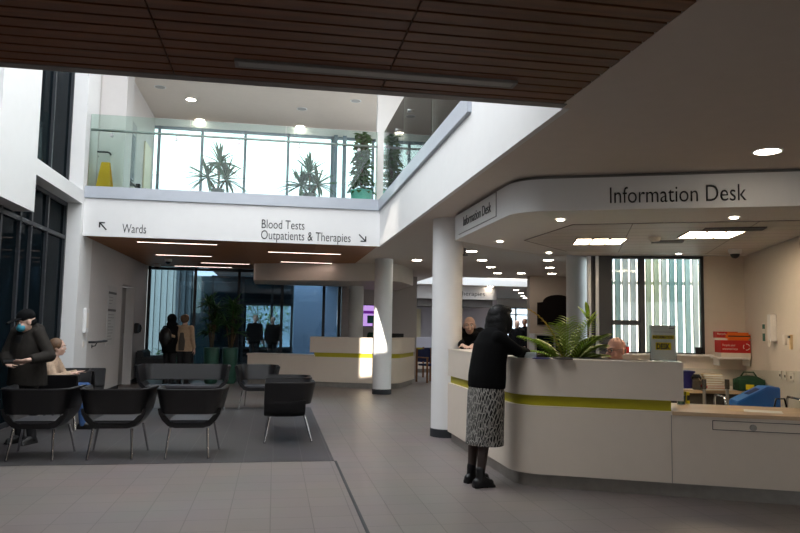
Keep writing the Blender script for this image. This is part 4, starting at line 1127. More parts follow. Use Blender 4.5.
simple(7.78, 21.5, (-.6, -.8, 0), 1.74, 'distant person in black, right of the pair, partly behind the plaque wall edge', 'darkfab', 'hairblack', skin='skindark')
simple(-.62, 23.6, (.3, -1, 0), 1.72, 'dark standing figure imitating a reflection in the courtyard glass, the more distinct one', 'blackcoat', 'hairblack')  # figures placed behind the glass instead of people mirrored in it
simple(-.05, 24.3, (-.3, -1, 0), 1.68, 'dark standing figure imitating a reflection in the courtyard glass, right of the other', 'blackcoat', 'hairblack')
# receptionist seated behind the far desk
x, y = 2.62, 18.5; F = V((-.3, -1, 0)).normalized()
r_ = V((F.y, -F.x, 0)); sp = lambda a, b_, c: V((x, y, 0)) + r_ * a + F * b_ + V((0, 0, c))
Jp = dict(head=sp(0, .02, 1.42), neck=sp(0, -.03, 1.26), hipz=.62, hiR=sp(.09, 0, .62), hiL=sp(-.09, 0, .62), knR=sp(.1, .4, .62), knL=sp(-.1, .4, .62), anR=sp(.1, .38, .2), anL=sp(-.1, .38, .2), toR=sp(.1, .5, .15), toL=sp(-.1, .5, .15))
for s, qd in (('R', 1), ('L', -1)): Jp['sh' + s] = sp(qd * .17, -.03, 1.2); Jp['el' + s] = sp(qd * .22, 0, .95); Jp['wr' + s] = sp(qd * .12, .2, .9)
secs = [(sp(0, -.03, .6), .18, .13), (sp(0, -.03, .8), .18, .13), (sp(0, -.03, 1.05), .185, .125), (sp(0, -.03, 1.2), .16, .1), (sp(0, -.03, 1.28), .065, .065)]
p = person('receptionist in dark green seated behind the far desk, mostly hidden by the column', (x, y, 0), F, Jp, 'darkgreen', secs, top_name='jumper', vox=.014, smooth=3, shoes=False)
b = MB(); b.ell(V((0, .02, 1.455)), (.095, .1, .09)); b.ell(V((0, .05, 1.38)), (.09, .06, .1)); melt(b, 'hair', 'hairblack', .012, 3, p)
t = thing('stool', 'high stool under the receptionist in green at the far desk', 'stool', (x, y + .05, 0))
b = MB(); b.cyl((0, 0, .44), (0, 0, .5), .2); b.build('seat', 'navy', t, smooth='auto')
b = MB(); b.cyl((0, 0, .03), (0, 0, .44), .03); b.build('post', 'chrome', t, smooth='auto')
b = MB(); b.lathe([(.22, 0), (.2, .03), (.05, .04)]); b.build('base', 'black', t, smooth='auto')

# ------------------------------------------------------------------ plants
rnd = random.Random(3)
def pot(t, prof, m, soil_r, soil_z):
    b = MB(); b.lathe(prof); b.build('pot', m, t, smooth='auto')
    b = MB(); b.lathe([(soil_r, soil_z - .02), (soil_r, soil_z)]); b.build('soil', 'soil', t)
def tuft(b, c, n, L, w, rr, droop=.7, up=(-.25, 1.2)):
    for i in range(n):
        a = 2 * PI * i / n * 2.618 + rr.random(); e = rr.uniform(*up)
        b.leaf(c, (math.cos(a) * math.cos(e), math.sin(a) * math.cos(e), math.sin(e)), L * rr.uniform(.75, 1.1), w, droop * rr.uniform(.5, 1.2))
def dracaena(label, x, y, s):
    t = thing('potted_dracaena', label, 'plant', (x, y, 0)); rr = random.Random(s)
    pot(t, [(.13, 0), (.16, .05), (.185, .84), (.165, .85), (.16, .80)], 'potgreen', .16, .82)
    heads = [(rr.uniform(-.12, .12), rr.uniform(-.1, .1), z) for z in (1.2, 1.4, 1.55, 1.72, 1.86)]
    b = MB()
    for h in heads: b.tube([(h[0] * .2, h[1] * .2, .8), (h[0] * .6, h[1] * .5, (h[2] + .8) / 2), h], .014, 7)
    b.build('stem', 'stem', t, smooth=True)
    b = MB()
    for h in heads: tuft(b, h, 34, .36, .045, rr)
    b.build('foliage', 'green', t, smooth=True)
dracaena('bushy dracaena in a green pot by the courtyard glass, left of the two', -1.45, 17.6, 1)
dracaena('bushy dracaena in a green pot by the courtyard glass, right of the two', -1.02, 17.62, 2)
def yucca(label, x, y, s, heads):
    t = thing('potted_yucca', label, 'plant', (x, y, 3.58)); rr = random.Random(s)
    pot(t, [(.10, 0), (.13, .32), (.115, .33), (.11, .3)], 'potgrey', .11, .31)
    b = MB()
    for h in heads: b.tube([(h[0] * .2, 0, .3), (h[0] * .7, h[1], .45), h], .02, 8)
    b.build('stem', 'stem', t, smooth=True)
    b = MB()
    for h in heads: tuft(b, h, 34, .46, .05, rr, .5, (-.7, 1.35))
    b.build('foliage', 'greenpale', t, smooth=True)
yucca('spiky yucca on the bridge behind the glass, the left one of two', -1.12, 13.5, 4, [(.02, 0, .82), (-.2, .05, .55), (.15, -.05, .5)])
yucca('spiky yucca on the bridge behind the glass, the right one of two', .58, 13.5, 5, [(.0, 0, .72), (-.16, .05, .48), (.16, .0, .5)])
t = thing('climbing_plant', 'leafy climbing plant in a turquoise pot at the glass corner of the bridge', 'plant', (1.57, 13.45, 3.58))
pot(t, [(.17, 0), (.215, .42), (.195, .43), (.19, .4)], 'potturq', .19, .4)
b = MB(); b.cyl((0, 0, .4), (0, 0, 1.45), .025); b.build('moss_pole', 'stem', t, smooth='auto')
b = MB(); rr = random.Random(9)
for i in range(400):
    z = .38 + 1.15 * rr.random() ** 1.1; a = rr.random() * 2 * PI; w_ = .2 * (1.2 - .55 * z); c = (math.cos(a) * w_ * rr.random(), math.sin(a) * w_ * rr.random(), z)
    b.leaf(c, (math.cos(a), math.sin(a), rr.uniform(-.6, .6)), .15, .1, .8, .12, 3)
b.build('foliage', 'green', t, smooth=True)

def frond(b, p, d, L, rr, droop=.9, n=20, lw=.03, ll=.2):
    p = V(p); d = V(d).normalized(); q = p.copy(); pts = [q.copy()]
    dirs = []
    for i in range(n):
        q = q + d * (L / n); pts.append(q.copy()); dirs.append(d.copy()); d = (d + V((0, 0, -droop / n))).normalized()
    b.tube(pts, .0045, 5)
    for i in range(4, n):
        dd = dirs[i]; s = dd.cross(V((0, 0, 1))).normalized(); k = math.sin(PI * (i - 2) / (n - 1)) * .75 + .3
        for sg in (-1, 1):
            b.leaf(pts[i], dd * .75 + s * sg + V((0, 0, .25)), ll * k, lw, .9, .15, 4)
pc = at(567, 360, 6.62)
t = thing('potted_palm', 'fresh green palm in a pot on the work surface behind the desk front', 'plant', (pc.x, pc.y, .716))
pot(t, [(.085, 0), (.115, .24), (.1, .245), (.095, .22)], 'cardwhite', .095, .225)
b = MB(); rr = random.Random(12)
for i, (dx, dy, dz, L) in enumerate(((-.8, .1, 1.5, .62), (.9, -.1, 1.7, .5), (.55, .3, 1.9, .7), (-.35, -.4, 1.9, .6), (1.0, .2, 1.2, .42), (-1.2, .2, 1.1, .55), (.3, -.6, 1.6, .55), (.9, .5, 1.5, .45), (.15, .3, 2.2, .62), (-.5, .5, 1.6, .5), (-1.1, -.3, 1.5, .58), (1.0, -.3, 1.5, .45), (-.1, -.3, 2.0, .55), (.7, -.5, 1.9, .6))):
    frond(b, (0, 0, .22), (dx, dy, dz), L, rr, 1.15)
b.build('foliage', 'greenlime', t, smooth=True)
b = MB(); frond(b, (0, 0, .22), (-.35, .1, 2.0), .8, rr, 1.9, 16, .014, .13); b.build('dry_frond', 'leafyellow', t, smooth=True)
pc = at(588, 330, 7.55)
t = thing('tall_plant', 'tall narrow plant with a few upright leaves left of the striped window', 'plant', (pc.x, pc.y, 0))
pot(t, [(.12, 0), (.15, .3), (.13, .3), (.12, .28)], 'black', .12, .28)
b = MB(); b.tube([(0, 0, .28), (.01, 0, .9), (0, 0, 1.55)], .008, 6); b.build('stem', 'stem', t, smooth=True)
b = MB()
for z, a in ((1.45, .3), (1.5, 2.2), (1.55, 4.1), (1.42, 5.4), (1.52, 1.2)): b.leaf((0, 0, z), (math.cos(a) * .5, math.sin(a) * .5, .9), .22, .05, .6)
b.build('foliage', 'greenlime', t, smooth=True)

# ------------------------------------------------------------------ upper floor things
t = thing('wet_floor_sign', 'yellow folding wet floor sign standing on the bridge behind the glass', 'sign', (-3.0, 13.02, 3.58))
for s in (-1, 1):
    b = MB(); b.hexa([(-.14, s * .15 - .012, 0), (.14, s * .15 - .012, 0), (.14, s * .15 + .012, 0), (-.14, s * .15 + .012, 0), (-.07, s * .02 - .012, .62), (.07, s * .02 - .012, .62), (.07, s * .02 + .012, .62), (-.07, s * .02 + .012, .62)])
    o = b.build('panel', 'yellow', t, bevel=.006, smooth='auto')
t = thing('display_case', 'pale upright cabinet with a dark pitched top on the upper landing', 'cabinet', (at(128, 175, 14.2).x, 14.2, 3.58))
b = MB(); b.box(-.14, .14, -.12, .12, 0, .42); b.build('body', 'cardwhite', t, bevel=.006)
b = MB(); b.skin([[(-.18, -.15, .42), (.18, -.15, .42), (0, -.15, .6)], [(-.18, .15, .42), (.18, .15, .42), (0, .15, .6)]]); b.build('pitched_top', 'frame', t)
t = thing('gel_dispenser', 'black and white hand gel dispenser on the upper landing wall', 'dispenser', (-3.198, 16.8, 4.05))
b = MB(); b.box(0, .1, -.06, .06, .2, .5); b.build('holder', 'black', t, bevel=.008)
b = MB(); b.box(0, .05, -.07, .07, -.15, .2); b.build('notice', 'paper', t)
def rail(label, x, y0, y1, z):
    t = thing('wall_handrail', label, 'handrail', (x, y0, z))
    b = MB(); b.tube([(.0, 0, 0), (.07, .03, 0), (.08, .08, 0), (.08, y1 - y0 - .08, 0), (.07, y1 - y0 - .03, 0), (0, y1 - y0, 0)], .02, 10); b.build('rail', 'frame', t, smooth=True)
    b = MB(); b.tube([(.0, .25, -.08), (.06, .25, -.07), (.08, .25, -.02)], .01, 8); b.cyl((0, .25, -.08), (.008, .25, -.08), .035); b.build('bracket', 'frame', t, smooth='auto')
t = thing('wall_handrail', 'short dark rail on the upper landing wall above the yellow sign', 'handrail', (at(103, 153, 13.3).x, 13.298, at(103, 153, 13.3).z))
b = MB(); b.tube([(-.13, 0, -.02), (-.13, -.06, -.01), (-.11, -.08, 0), (.1, -.08, 0), (.13, -.06, -.01), (.13, 0, -.02)], .016, 10); b.build('rail', 'frame', t, smooth=True)
b = MB(); b.cyl((-.1, 0, -.07), (-.1, -.02, -.07), .03); b.tube([(-.1, 0, -.07), (-.1, -.06, -.06), (-.1, -.08, -.01)], .009, 8); b.build('bracket', 'frame', t, smooth='auto')
rail('dark handrail on the cream corridor wall left of the directory sign', -3.2, 13.3, 14.4, 1.05)

# ------------------------------------------------------------------ corridor wall things
t = thing('directory_sign', 'tall narrow directory sign on the corridor wall under the bridge', 'sign', (-3.199, 14.95, .96))
b = MB(); b.box(0, .012, -.36, .36, 0, 1.16); b.build('panel', mat('pale_grey_panel', (186, 184, 182), .5, noise=.01), t, bevel=.003)
for z in (.66, 1.0):
    b = MB(); b.box(.012, .016, -.34, .34, z, z + .045); b.build('heading_bar', mat('dark_bar', (70, 68, 66), .5), t)
b = MB()
rr = random.Random(2)
for i in range(9):
    z = .6 - i * .06
    b.box(.012, .014, -.28, -.28 + rr.uniform(.2, .5), z - .012, z)
for i in range(3): b.box(.012, .014, -.28, -.28 + rr.uniform(.2, .4), .94 - i * .06 - .01, .94 - i * .06)
b.build('text_lines', mat('grey_print', (120, 118, 116), .5), t)
t = thing('payphone', 'black wall telephone beside the grey corridor door', 'telephone', (-3.199, 17.45, 1.16))
b = MB(); b.box(0, .1, -.1, .1, 0, .24); b.build('body', 'black', t, bevel=.015, smooth='auto')
b = MB(); b.tube([(.13, -.06, .2), (.15, -.06, .12), (.13, -.06, .03)], .02, 8); b.build('handset', 'black', t, smooth=True)
t = thing('call_panel', 'slim white wall unit on the pier left of the corridor', 'wall unit', (-3.199, 12.95, 1.22))
b = MB(); b.box(0, .05, -.1, .1, 0, .42); b.build('casing', 'white', t, bevel=.01, smooth='auto')
b = MB(); b.box(.05, .053, -.06, .06, .08, .34); b.build('cover', 'cardwhite', t)
tag(MB().box(0, .012, -.04, .04, -.05, .05).build('wall_switch', 'cardwhite', None, bevel=.003, loc=(-3.199, 12.95, 1.02)), 'small square switch under the slim white wall unit', 'switch')

# ------------------------------------------------------------------ far reception and back wall things
t = thing('wall_screen', 'purple lit information screen on the grey wall behind the far reception', 'screen', (2.62, 19.995, 1.42))
b = MB(); b.box(-.2, .36, -.06, 0, -.02, .6); b.build('casing', 'black', t, bevel=.006)
b = MB(); b.box(-.18, .34, -.064, -.06, 0, .58); b.build('display', 'screen', t)
b = MB(); b.box(-.18, .34, -.066, -.064, .35, .43); b.build('banner', 'screenband', t)
b = MB(); b.box(-.05, .14, -.066, -.064, .08, .3); b.build('picture', 'teal', t)
t = thing('monitor', 'black computer monitor on the far reception desk, right of the column', 'monitor', (3.1, 18.3, .701))
b = MB(); b.box(-.22, .22, -.02, .02, .22, .54); b.build('screen', 'black', t, bevel=.006)
b = MB(); b.box(-.03, .03, .02, .05, .0, .35); b.box(-.12, .12, -.08, .1, 0, .015); b.build('stand', 'black', t)
t = thing('memorial_board', 'dark wooden board with an arched top on the wall behind the palm', 'board', (7.55, 18.298, 1.53))
b = MB()
prof = [(-.58, 0), (.6, 0), (.6, .6)] + [(.0 + .42 * math.cos(a), .62 + .2 * math.sin(a)) for a in [PI * i / 14 for i in range(15)]] + [(-.58, .6)]
b.skin([[(x, -.05, z) for x, z in prof], [(x, 0, z) for x, z in prof]]); bmesh.ops.triangulate(b.bm, faces=[f for f in b.bm.faces if len(f.verts) > 4], ngon_method='EAR_CLIP'); b.build('board', mat('dark_board', (30, 23, 21), .8, noise=.1, spec=.1), t)
b = MB(); b.skin([[(x * .92 + .0, -.056, z * .92 + .03) for x, z in prof], [(x * .92, -.05, z * .92 + .03) for x, z in prof]]); bmesh.ops.triangulate(b.bm, faces=[f for f in b.bm.faces if len(f.verts) > 4], ngon_method='EAR_CLIP'); b.build('inset_panel', mat('darker_board', (20, 16, 16), .8, spec=.1), t)
t = thing('display_cabinet', 'low glass-fronted cabinet against the wall under the dark board', 'cabinet', (7.15, 18.05, 0))
b = MB(); b.box(-.42, .75, -.2, .2, 0, .78); b.build('base', 'warmwall', t, bevel=.006)
b = MB(); b.box(-.36, .1, -.21, -.2, .8, 1.25); b.box(.16, .7, -.21, -.2, .8, 1.25); b.build('glass_front', 'darkpane', t)
b = MB(); b.box(-.42, .75, -.2, .2, 1.25, 1.3); b.box(-.42, -.37, -.2, .2, .78, 1.25); b.box(.1, .16, -.2, .2, .78, 1.25); b.box(.7, .75, -.2, .2, .78, 1.25); b.build('frame', 'greywall', t)
t = thing('wall_picture', 'small teal framed picture on the lilac wall beside the bald man', 'picture', (6.75, 25.998, 1.4))
b = MB(); b.box(-.16, .16, -.03, 0, -.25, .3); b.build('frame', 'frame', t)
b = MB(); b.box(-.13, .13, -.034, -.03, -.22, .27); b.build('print', 'teal', t)

# ------------------------------------------------------------------ desk-top things
b = MB(); c = at(663.5, 362, 5.84)
t = thing('sign_holder', 'clear acrylic stand with a white and yellow information desk notice on the counter', 'sign', (c.x, c.y, 1.141), math.atan2(du.y, du.x))
b = MB(); b.box(-.115, .115, -.006, -.003, .004, .315); b.box(-.115, .115, .003, .006, .004, .315); b.box(-.115, .115, -.006, .07, 0, .004); b.build('acrylic_sleeve', 'acrylic', t)
b = MB(); b.box(-.105, .105, -.0005, .0005, .012, .309); b.build('paper', sheet('notice_paper', (244, 242, 238)), t)
b = MB()
for x0, x1, z0, z1 in ((-.112, .112, .309, .313), (-.112, -.108, .008, .309), (.108, .112, .008, .309), (-.112, .112, .006, .01)): b.box(x0, x1, -.0075, -.006, z0, z1)
b.build('border', 'frame', t)
b = MB(); b.box(-.09, .09, -.0075, -.0062, .195, .228); b.box(-.065, .065, -.0075, -.0062, .1, .165); b.build('highlight', sheet('highlight_yellow', (240, 220, 20)), t)
text('lettering', 'INFORMATION', 'letter', (-.084, -.0082, .199), (.084, -.0082, .199), (1, 0, 0), .026, depth=.002, parent=t, bold=.02)
text('lettering', 'DESK', 'letter', (-.056, -.0082, .107), (.056, -.0082, .107), (1, 0, 0), .05, depth=.002, parent=t, bold=.035)
b = MB(); b.box(-.08, .08, -.0075, -.0062, .255, .258); b.box(.05, .09, -.0075, -.0062, .285, .294); b.build('small_print', mat('grey_small_print', (130, 128, 130), .5), t)
pc = at(527, 358, 6.28)
t = thing('leaflet_holder', 'clear box of white cards on the rounded corner of the information desk', 'card holder', (pc.x, pc.y, 1.141), -.35)
b = MB(); b.box(-.09, .09, -.04, -.037, 0, .055); b.box(-.09, .09, .037, .04, 0, .055); b.box(-.09, -.087, -.037, .037, 0, .055); b.box(.087, .09, -.037, .037, 0, .055); b.build('box', 'acrylic', t)
b = MB(); b.box(-.02, .084, -.035, .035, .001, .05); b.build('cards', 'paper', t)
b = MB(); b.box(-.084, -.025, -.035, .035, .001, .05); b.build('stamp', 'black', t)
pc = at(543, 358.5, 6.12)
for i, (dx, m_) in enumerate(((0, 'indigo'), (.17, 'greyquilt'))):
    o = MB().box(-.07, .07, -.1, .1, 0, .006 + .004 * i).build('leaflet', m_, None, loc=(pc.x + dx, pc.y + .03 + dx * -.4, 1.141)); o.rotation_euler = (0, 0, -.5 + i * .3)
    tag(o, ('purple leaflet lying on the information desk top', 'dark leaflet lying beside the purple one on the desk top')[i], 'leaflet')
zc = .7225
t = thing('pen_tub', 'clear green tub on the beech counter at the end of the high desk', 'tub', (3.78, 6.2, zc))
b = MB(); b.lathe([(.036, 0), (.045, .12), (.042, .12), (.034, .006)]); b.build('tub', 'acrylic', t, smooth='auto')
b = MB(); b.lathe([(.033, .008), (.039, .085)]); b.build('contents', 'potgreen', t, smooth='auto')
o = MB().box(-.014, .014, -.03, .03, 0, .11).build('yellow_marker_box', 'signyellow', None, loc=(3.9, 6.3, zc), bevel=.003)
tag(o, 'small yellow and black box beside the clear tub', 'box'); MB().box(-.015, .015, -.031, -.029, .03, .08).build('black_label', 'black', o)
for i, (x, y, r, lb, m_) in enumerate(((4.12, 5.72, -.35, 'buff sheet of paper lying on the beech counter, lower one', 'buff'), (4.2, 5.62, -.6, 'buff sheet of paper lying on the beech counter, upper one', 'paper'))):
    o = MB().box(-.15, .15, -.105, .105, 0, .002).build('sheet_of_paper', m_, None, loc=(x, y, zc + .0025 * i)); o.rotation_euler = (0, 0, r); tag(o, lb, 'paper')

# ------------------------------------------------------------------ info room things
b = MB(); wbox(b, 4.9, 6.4, .0, .62, -.9, -.003)
o = tag(b.build('worktop_cabinet', 'greyquilt', None), 'low dark cupboard with a pale worktop under the striped window', 'cabinet')
b = MB(); wbox(b, 4.88, 6.42, .605, .65, -.94, -.901); b.build('worktop_edge', 'desktop', o)
b = MB(); wbox(b, 4.9, 6.42, .621, .65, -.90, -.003); b.build('worktop', 'cardwhite', o)
WZ = .651; wa = math.atan2(wu.y, wu.x)
def wt(x, t): p = wp(x) + wn * t; return (p.x, p.y)
def wz(px, py, z):
    d = RT * ((px - 400) / FPX) + UP * ((266.5 - py) / FPX) + fw
    k = (z - CAMH) / d.z; return (d.x * k, d.y * k)
t = thing('blue_tub', 'dark blue plastic tub on the worktop just past the desk end', 'tub', (*wz(683, 388, WZ), WZ), wa)
b = MB(); b.hexa([(-.1, -.1, 0), (.1, -.1, 0), (.1, .1, 0), (-.1, .1, 0), (-.12, -.12, .21), (.12, -.12, .21), (.12, .12, .21), (-.12, .12, .21)]); b.build('tub', 'indigo', t, bevel=.01)
b = MB(); b.box(-.13, .13, -.13, .13, .21, .235); b.build('rim', 'indigo', t, bevel=.006)
cols = [('buff', 'pale'), ('red', 'red'), ('buff', 'buff'), ('tan', 'tan'), ('buff', 'cream'), ('beige', 'beige'), ('buff', 'sand')]
rr = random.Random(5); z = WZ
names = ['bottom book of the stack on the worktop', 'second book from the bottom of the stack, red spined', 'third book from the bottom of the worktop stack', 'fourth book from the bottom of the worktop stack, tan', 'fifth book from the bottom of the worktop stack', 'second book from the top of the worktop stack', 'top book of the stack on the worktop']
for i, (m_, cn) in enumerate(cols):
    h = .03; x, y = wz(712, 390, WZ)
    o = thing('book', names[i], 'book', (x + rr.uniform(-.02, .02), y, z), wa + rr.uniform(-.2, .2), 'books stacked on the worktop')
    MB().box(-.12, .12, -.085, .085, 0, .004).box(-.12, .12, -.085, .085, h - .005, h - .001).box(-.12, -.115, -.085, .085, .004, h - .005).build('cover', m_, o)
    MB().box(-.113, .115, -.08, .08, .004, h - .005).build('pages', 'paper', o)
    z += h
t = thing('desk_telephone', 'black object lying beside the book stack on the worktop', 'telephone', (*wz(696.5, 389.5, WZ), WZ), wa); t.scale = (.6, .6, 1.1)
b = MB(); b.hexa([(-.08, -.07, 0), (.08, -.07, 0), (.08, .07, 0), (-.08, .07, 0), (-.07, -.06, .1), (.07, -.06, .1), (.07, .06, .14), (-.07, .06, .14)]); b.build('body', 'greyquilt', t, bevel=.008)
b = MB(); b.tube([(-.1, 0, .13), (-.06, 0, .16), (.06, 0, .16), (.1, 0, .13)], .022, 8); b.build('handset', 'black', t, smooth=True)
t = thing('green_bag', 'dark green bag on the worktop by the right wall, yellow label in front', 'bag', (*wz(749, 390.5, WZ), WZ), wa)
b = MB(); b.ell((0, 0, .1), (.2, .13, .1)); b.box(-.17, .17, -.11, .11, .0, .15); melt(b, 'body', 'darkgreen', .012, 6, t)
b = MB(); b.box(-.08, .02, -.128, -.118, .02, .085); b.build('label', 'signyellow', t)
b = MB(); b.tube([(-.1, 0, .18), (-.06, 0, .24), (.06, 0, .24), (.1, 0, .18)], .01, 8); b.build('handle', 'darkgreen', t, smooth=True)
# shelf and boxes
t = thing('wall_shelf', 'short white wall shelf right of the striped window', 'shelf', (*wt(6.42, -.16), 1.06), wa)
b = MB(); b.box(-.24, .2, -.16, .155, -.025, 0); b.build('board', 'white', t)
for x in (-.2, .2):
    b = MB(); b.box(x, x + .012, -.1, .155, -.12, -.025); b.build('bracket', 'white', t)
def carton(label, x, t_, z, w, d, h, big):
    t = thing('recycling_box', label, 'box', (*wt(x, t_), z), wa)
    b = MB(); b.box(-w, w, -d, d, 0, h * .26); b.build('base_print', 'cardwhite', t)
    b = MB(); b.box(-w, w, -d, d, h * .26, h); b.build('box', 'red', t)
    if big:
        text('lettering', 'Recycle your', 'cardwhite', (-w * .88, -d - .001, h * .66), (-w * .02, -d - .001, h * .66), (1, 0, 0), .032, depth=.0015, parent=t)
        text('lettering', 'unwanted toys', 'cardwhite', (-w * .88, -d - .001, h * .44), (w * .12, -d - .001, h * .44), (1, 0, 0), .032, depth=.0015, parent=t)
        b = MB()
        for i in range(3):
            a0 = i * 2.094 + .3; b.tube([(w * .72 + .042 * math.cos(a0 + j * .28), -d - .002, h * .62 + .042 * math.sin(a0 + j * .28)) for j in range(6)], .005, 6)
        b.build('arrow_ring', 'cardwhite', t)
    else:
        text('lettering', 'Recycle', 'cardwhite', (-w * .9, -d - .001, h * .62), (-w * .1, -d - .001, h * .62), (1, 0, 0), .03, depth=.0015, parent=t)
carton('large red and white recycling carton on the wall shelf', 6.44, -.15, 1.061, .2, .13, .235, True)
carton('smaller red carton on top of the large one, behind the orange pouch', 6.37, -.09, 1.297, .145, .07, .12, False)
t = thing('orange_pouch', 'orange zipped pouch lying on the red recycling carton', 'pouch', (*wt(6.49, -.225), 1.297), wa)
b = MB(); b.box(-.16, .16, -.05, .05, 0, .11); b.build('pouch', 'orange', t, bevel=.025, smooth='auto')
b = MB(); b.box(-.15, .15, -.054, -.049, .05, .066); b.build('zip', 'black', t)
# sill things
t = thing('plant_pot', 'small black pot on the window sill at its right end', 'pot', (*wt(6.03, -.07), 1.086))
b = MB(); b.lathe([(.05, 0), (.062, .1), (.055, .1), (.045, .01)]); b.build('pot', 'black', t, smooth='auto')
t = thing('pen_cup', 'red cup of pens on the sill of the narrow window', 'cup', (*wt(5.06, -.07), 1.086))
b = MB(); b.lathe([(.035, 0), (.042, .09), (.037, .09), (.03, .01)]); b.build('cup', 'red', t, smooth='auto')
for i, (m_) in enumerate(('black', 'navy', 'teal')):
    b = MB(); b.cyl((-.012 + .012 * i, 0, .02), (-.03 + .025 * i, .01, .15), .004, n=8); b.build('pen', m_, t)
# right wall things
wd = (R1 - W1).normalized(); wi = V((wd.y, -wd.x));
if wi.dot(V((-1, 0))) < 0: wi = -wi
ra = math.atan2(wd.y, wd.x)
def rwall(name, label, cat, y, z, w, h, d, m, extra=None):
    """flat fitting on the right wall: w along the wall, h up, d out"""
    s = (y - W1.y) / wd.y; p = W1 + wd * s + wi * .001
    t = thing(name, label, cat, (p.x, p.y, z), math.atan2(wi.y, wi.x) + PI / 2)     # local -y points into the room
    b = MB(); b.box(-w / 2, w / 2, -d, 0, 0, h); b.build('body', m, t, bevel=.003, smooth='auto')
    if extra: extra(t)
    return t
def firesign(t):
    b = MB(); b.box(-.055, .055, -.006, -.004, .01, .11); b.box(-.055, .055, -.006, -.004, .17, .23); b.build('pictogram', 'signgreen', t)
rwall('safety_sign', 'small green and white safety sign on the right wall', 'sign', 8.42, 1.29, .13, .25, .005, 'cardwhite', firesign)
def sock(t):
    b = MB(); b.box(-.02, .02, -.014, -.011, .03, .06); b.build('switch', 'greyquilt', t)
rwall('wall_heater', 'long slim white unit on the right wall beside the safety sign', 'wall unit', 8.0, 1.3, .14, .34, .07, 'white', lambda t: MB().box(-.02, .02, -.08, -.07, -.06, .02).build('tag', 'cardwhite', t))
rwall('hook_rail', 'small white hook plate on the right wall, left of the key hook', 'hook', 7.62, 1.27, .08, .12, .03, 'cardwhite', sock)
rwall('key_hook', 'narrow beige fitting with a dark top at the right wall end', 'hook', 7.42, 1.22, .05, .17, .03, 'buff', lambda t: MB().box(-.03, .03, -.04, -.03, .13, .16).build('hook', 'black', t))
for y, lb, w in ((7.83, 'leftmost of the three sockets low on the right wall', .07), (7.66, 'middle one of the three sockets low on the right wall', .08), (7.46, 'rightmost, double one of the three sockets low on the right wall', .13)):
    rwall('wall_socket', lb, 'socket', y, .85, w, .1, .012, 'cardwhite', sock)
# trolley with the blue box
t = thing('trolley', 'chrome framed trolley behind the beech counter', 'trolley', (5.42, 7.35, 0), -.3)
b = MB(); b.box(-.36, .36, -.2, .2, .53, .56); b.build('deck', 'cardwhite', t, bevel=.004)
b = MB(); b.box(-.36, .36, -.2, .2, .18, .2); b.build('shelf', 'cardwhite', t, bevel=.004)
for sx in (-1, 1):
    b = MB(); b.tube([(sx * .4, -.2, .06), (sx * .4, -.2, .62), (sx * .4, -.17, .68), (sx * .4, .17, .68), (sx * .4, .2, .62), (sx * .4, .2, .06)], .014, 8); b.build('frame', 'chrome', t, smooth=True)
    for y in (-.2, .2):
        b = MB(); b.cyl((sx * .4 - .012, y, .035), (sx * .4 + .012, y, .035), .035); b.build('wheel', 'black', t, smooth='auto')
t = thing('blue_box', 'bright blue plastic box with a sloping lid on the trolley', 'box', (5.42, 7.38, .561), -.3)
b = MB(); b.skin([[(-.24, -.15, 0), (.22, -.15, 0), (.22, -.15, .24), (.08, -.15, .24), (-.24, -.15, .07)], [(-.24, .15, 0), (.22, .15, 0), (.22, .15, .24), (.08, .15, .24), (-.24, .15, .07)]]); b.build('body', 'blue', t, bevel=.01, smooth='auto')
b = MB(); p = [(-.1, .07 + .14 * .53 + .004), (.02, .07 + .26 * .53 + .004)]
b.hexa([(p[0][0], -.09, p[0][1]), (p[1][0], -.09, p[1][1]), (p[1][0], .05, p[1][1]), (p[0][0], .05, p[0][1]), (p[0][0], -.09, p[0][1] + .004), (p[1][0], -.09, p[1][1] + .004), (p[1][0], .05, p[1][1] + .004), (p[0][0], .05, p[0][1] + .004)]); b.build('lid_label', 'navy', t)
t = thing('red_bag', 'dark red bag on the floor-level trolley side near the blue box', 'bag', (5.25, 6.75, 0))
b = MB(); b.ell((0, 0, .32), (.16, .12, .32)); b.box(-.13, .13, -.1, .1, 0, .4); melt(b, 'body', mat('dark_red_fabric', (120, 22, 30), .8), .014, 6, t)
b = MB(); b.tube([(-.08, 0, .6), (-.05, 0, .72), (.05, 0, .72), (.08, 0, .6)], .01, 8); b.build('handle', 'black', t, smooth=True)
for i, px in enumerate((704, 727)):
    c = at(px, 380, 8.15)
    t = thing('metal_post', ('grey metal post with a mauve grip in front of the cupboard, left one', 'dark grey metal post in front of the cupboard, right one')[i], 'post', (c.x, c.y, 0))
    b = MB(); b.cyl((0, 0, .02), (0, 0, .7), .02); b.build('pole', 'plinth', t, smooth='auto')
    b = MB(); b.cyl((0, 0, .7), (0, 0, .82), .028); b.build('grip', 'greyquilt', t, smooth='auto')
    b = MB(); b.lathe([(.12, 0), (.12, .015), (.03, .025)]); b.build('foot', 'black', t, smooth='auto')

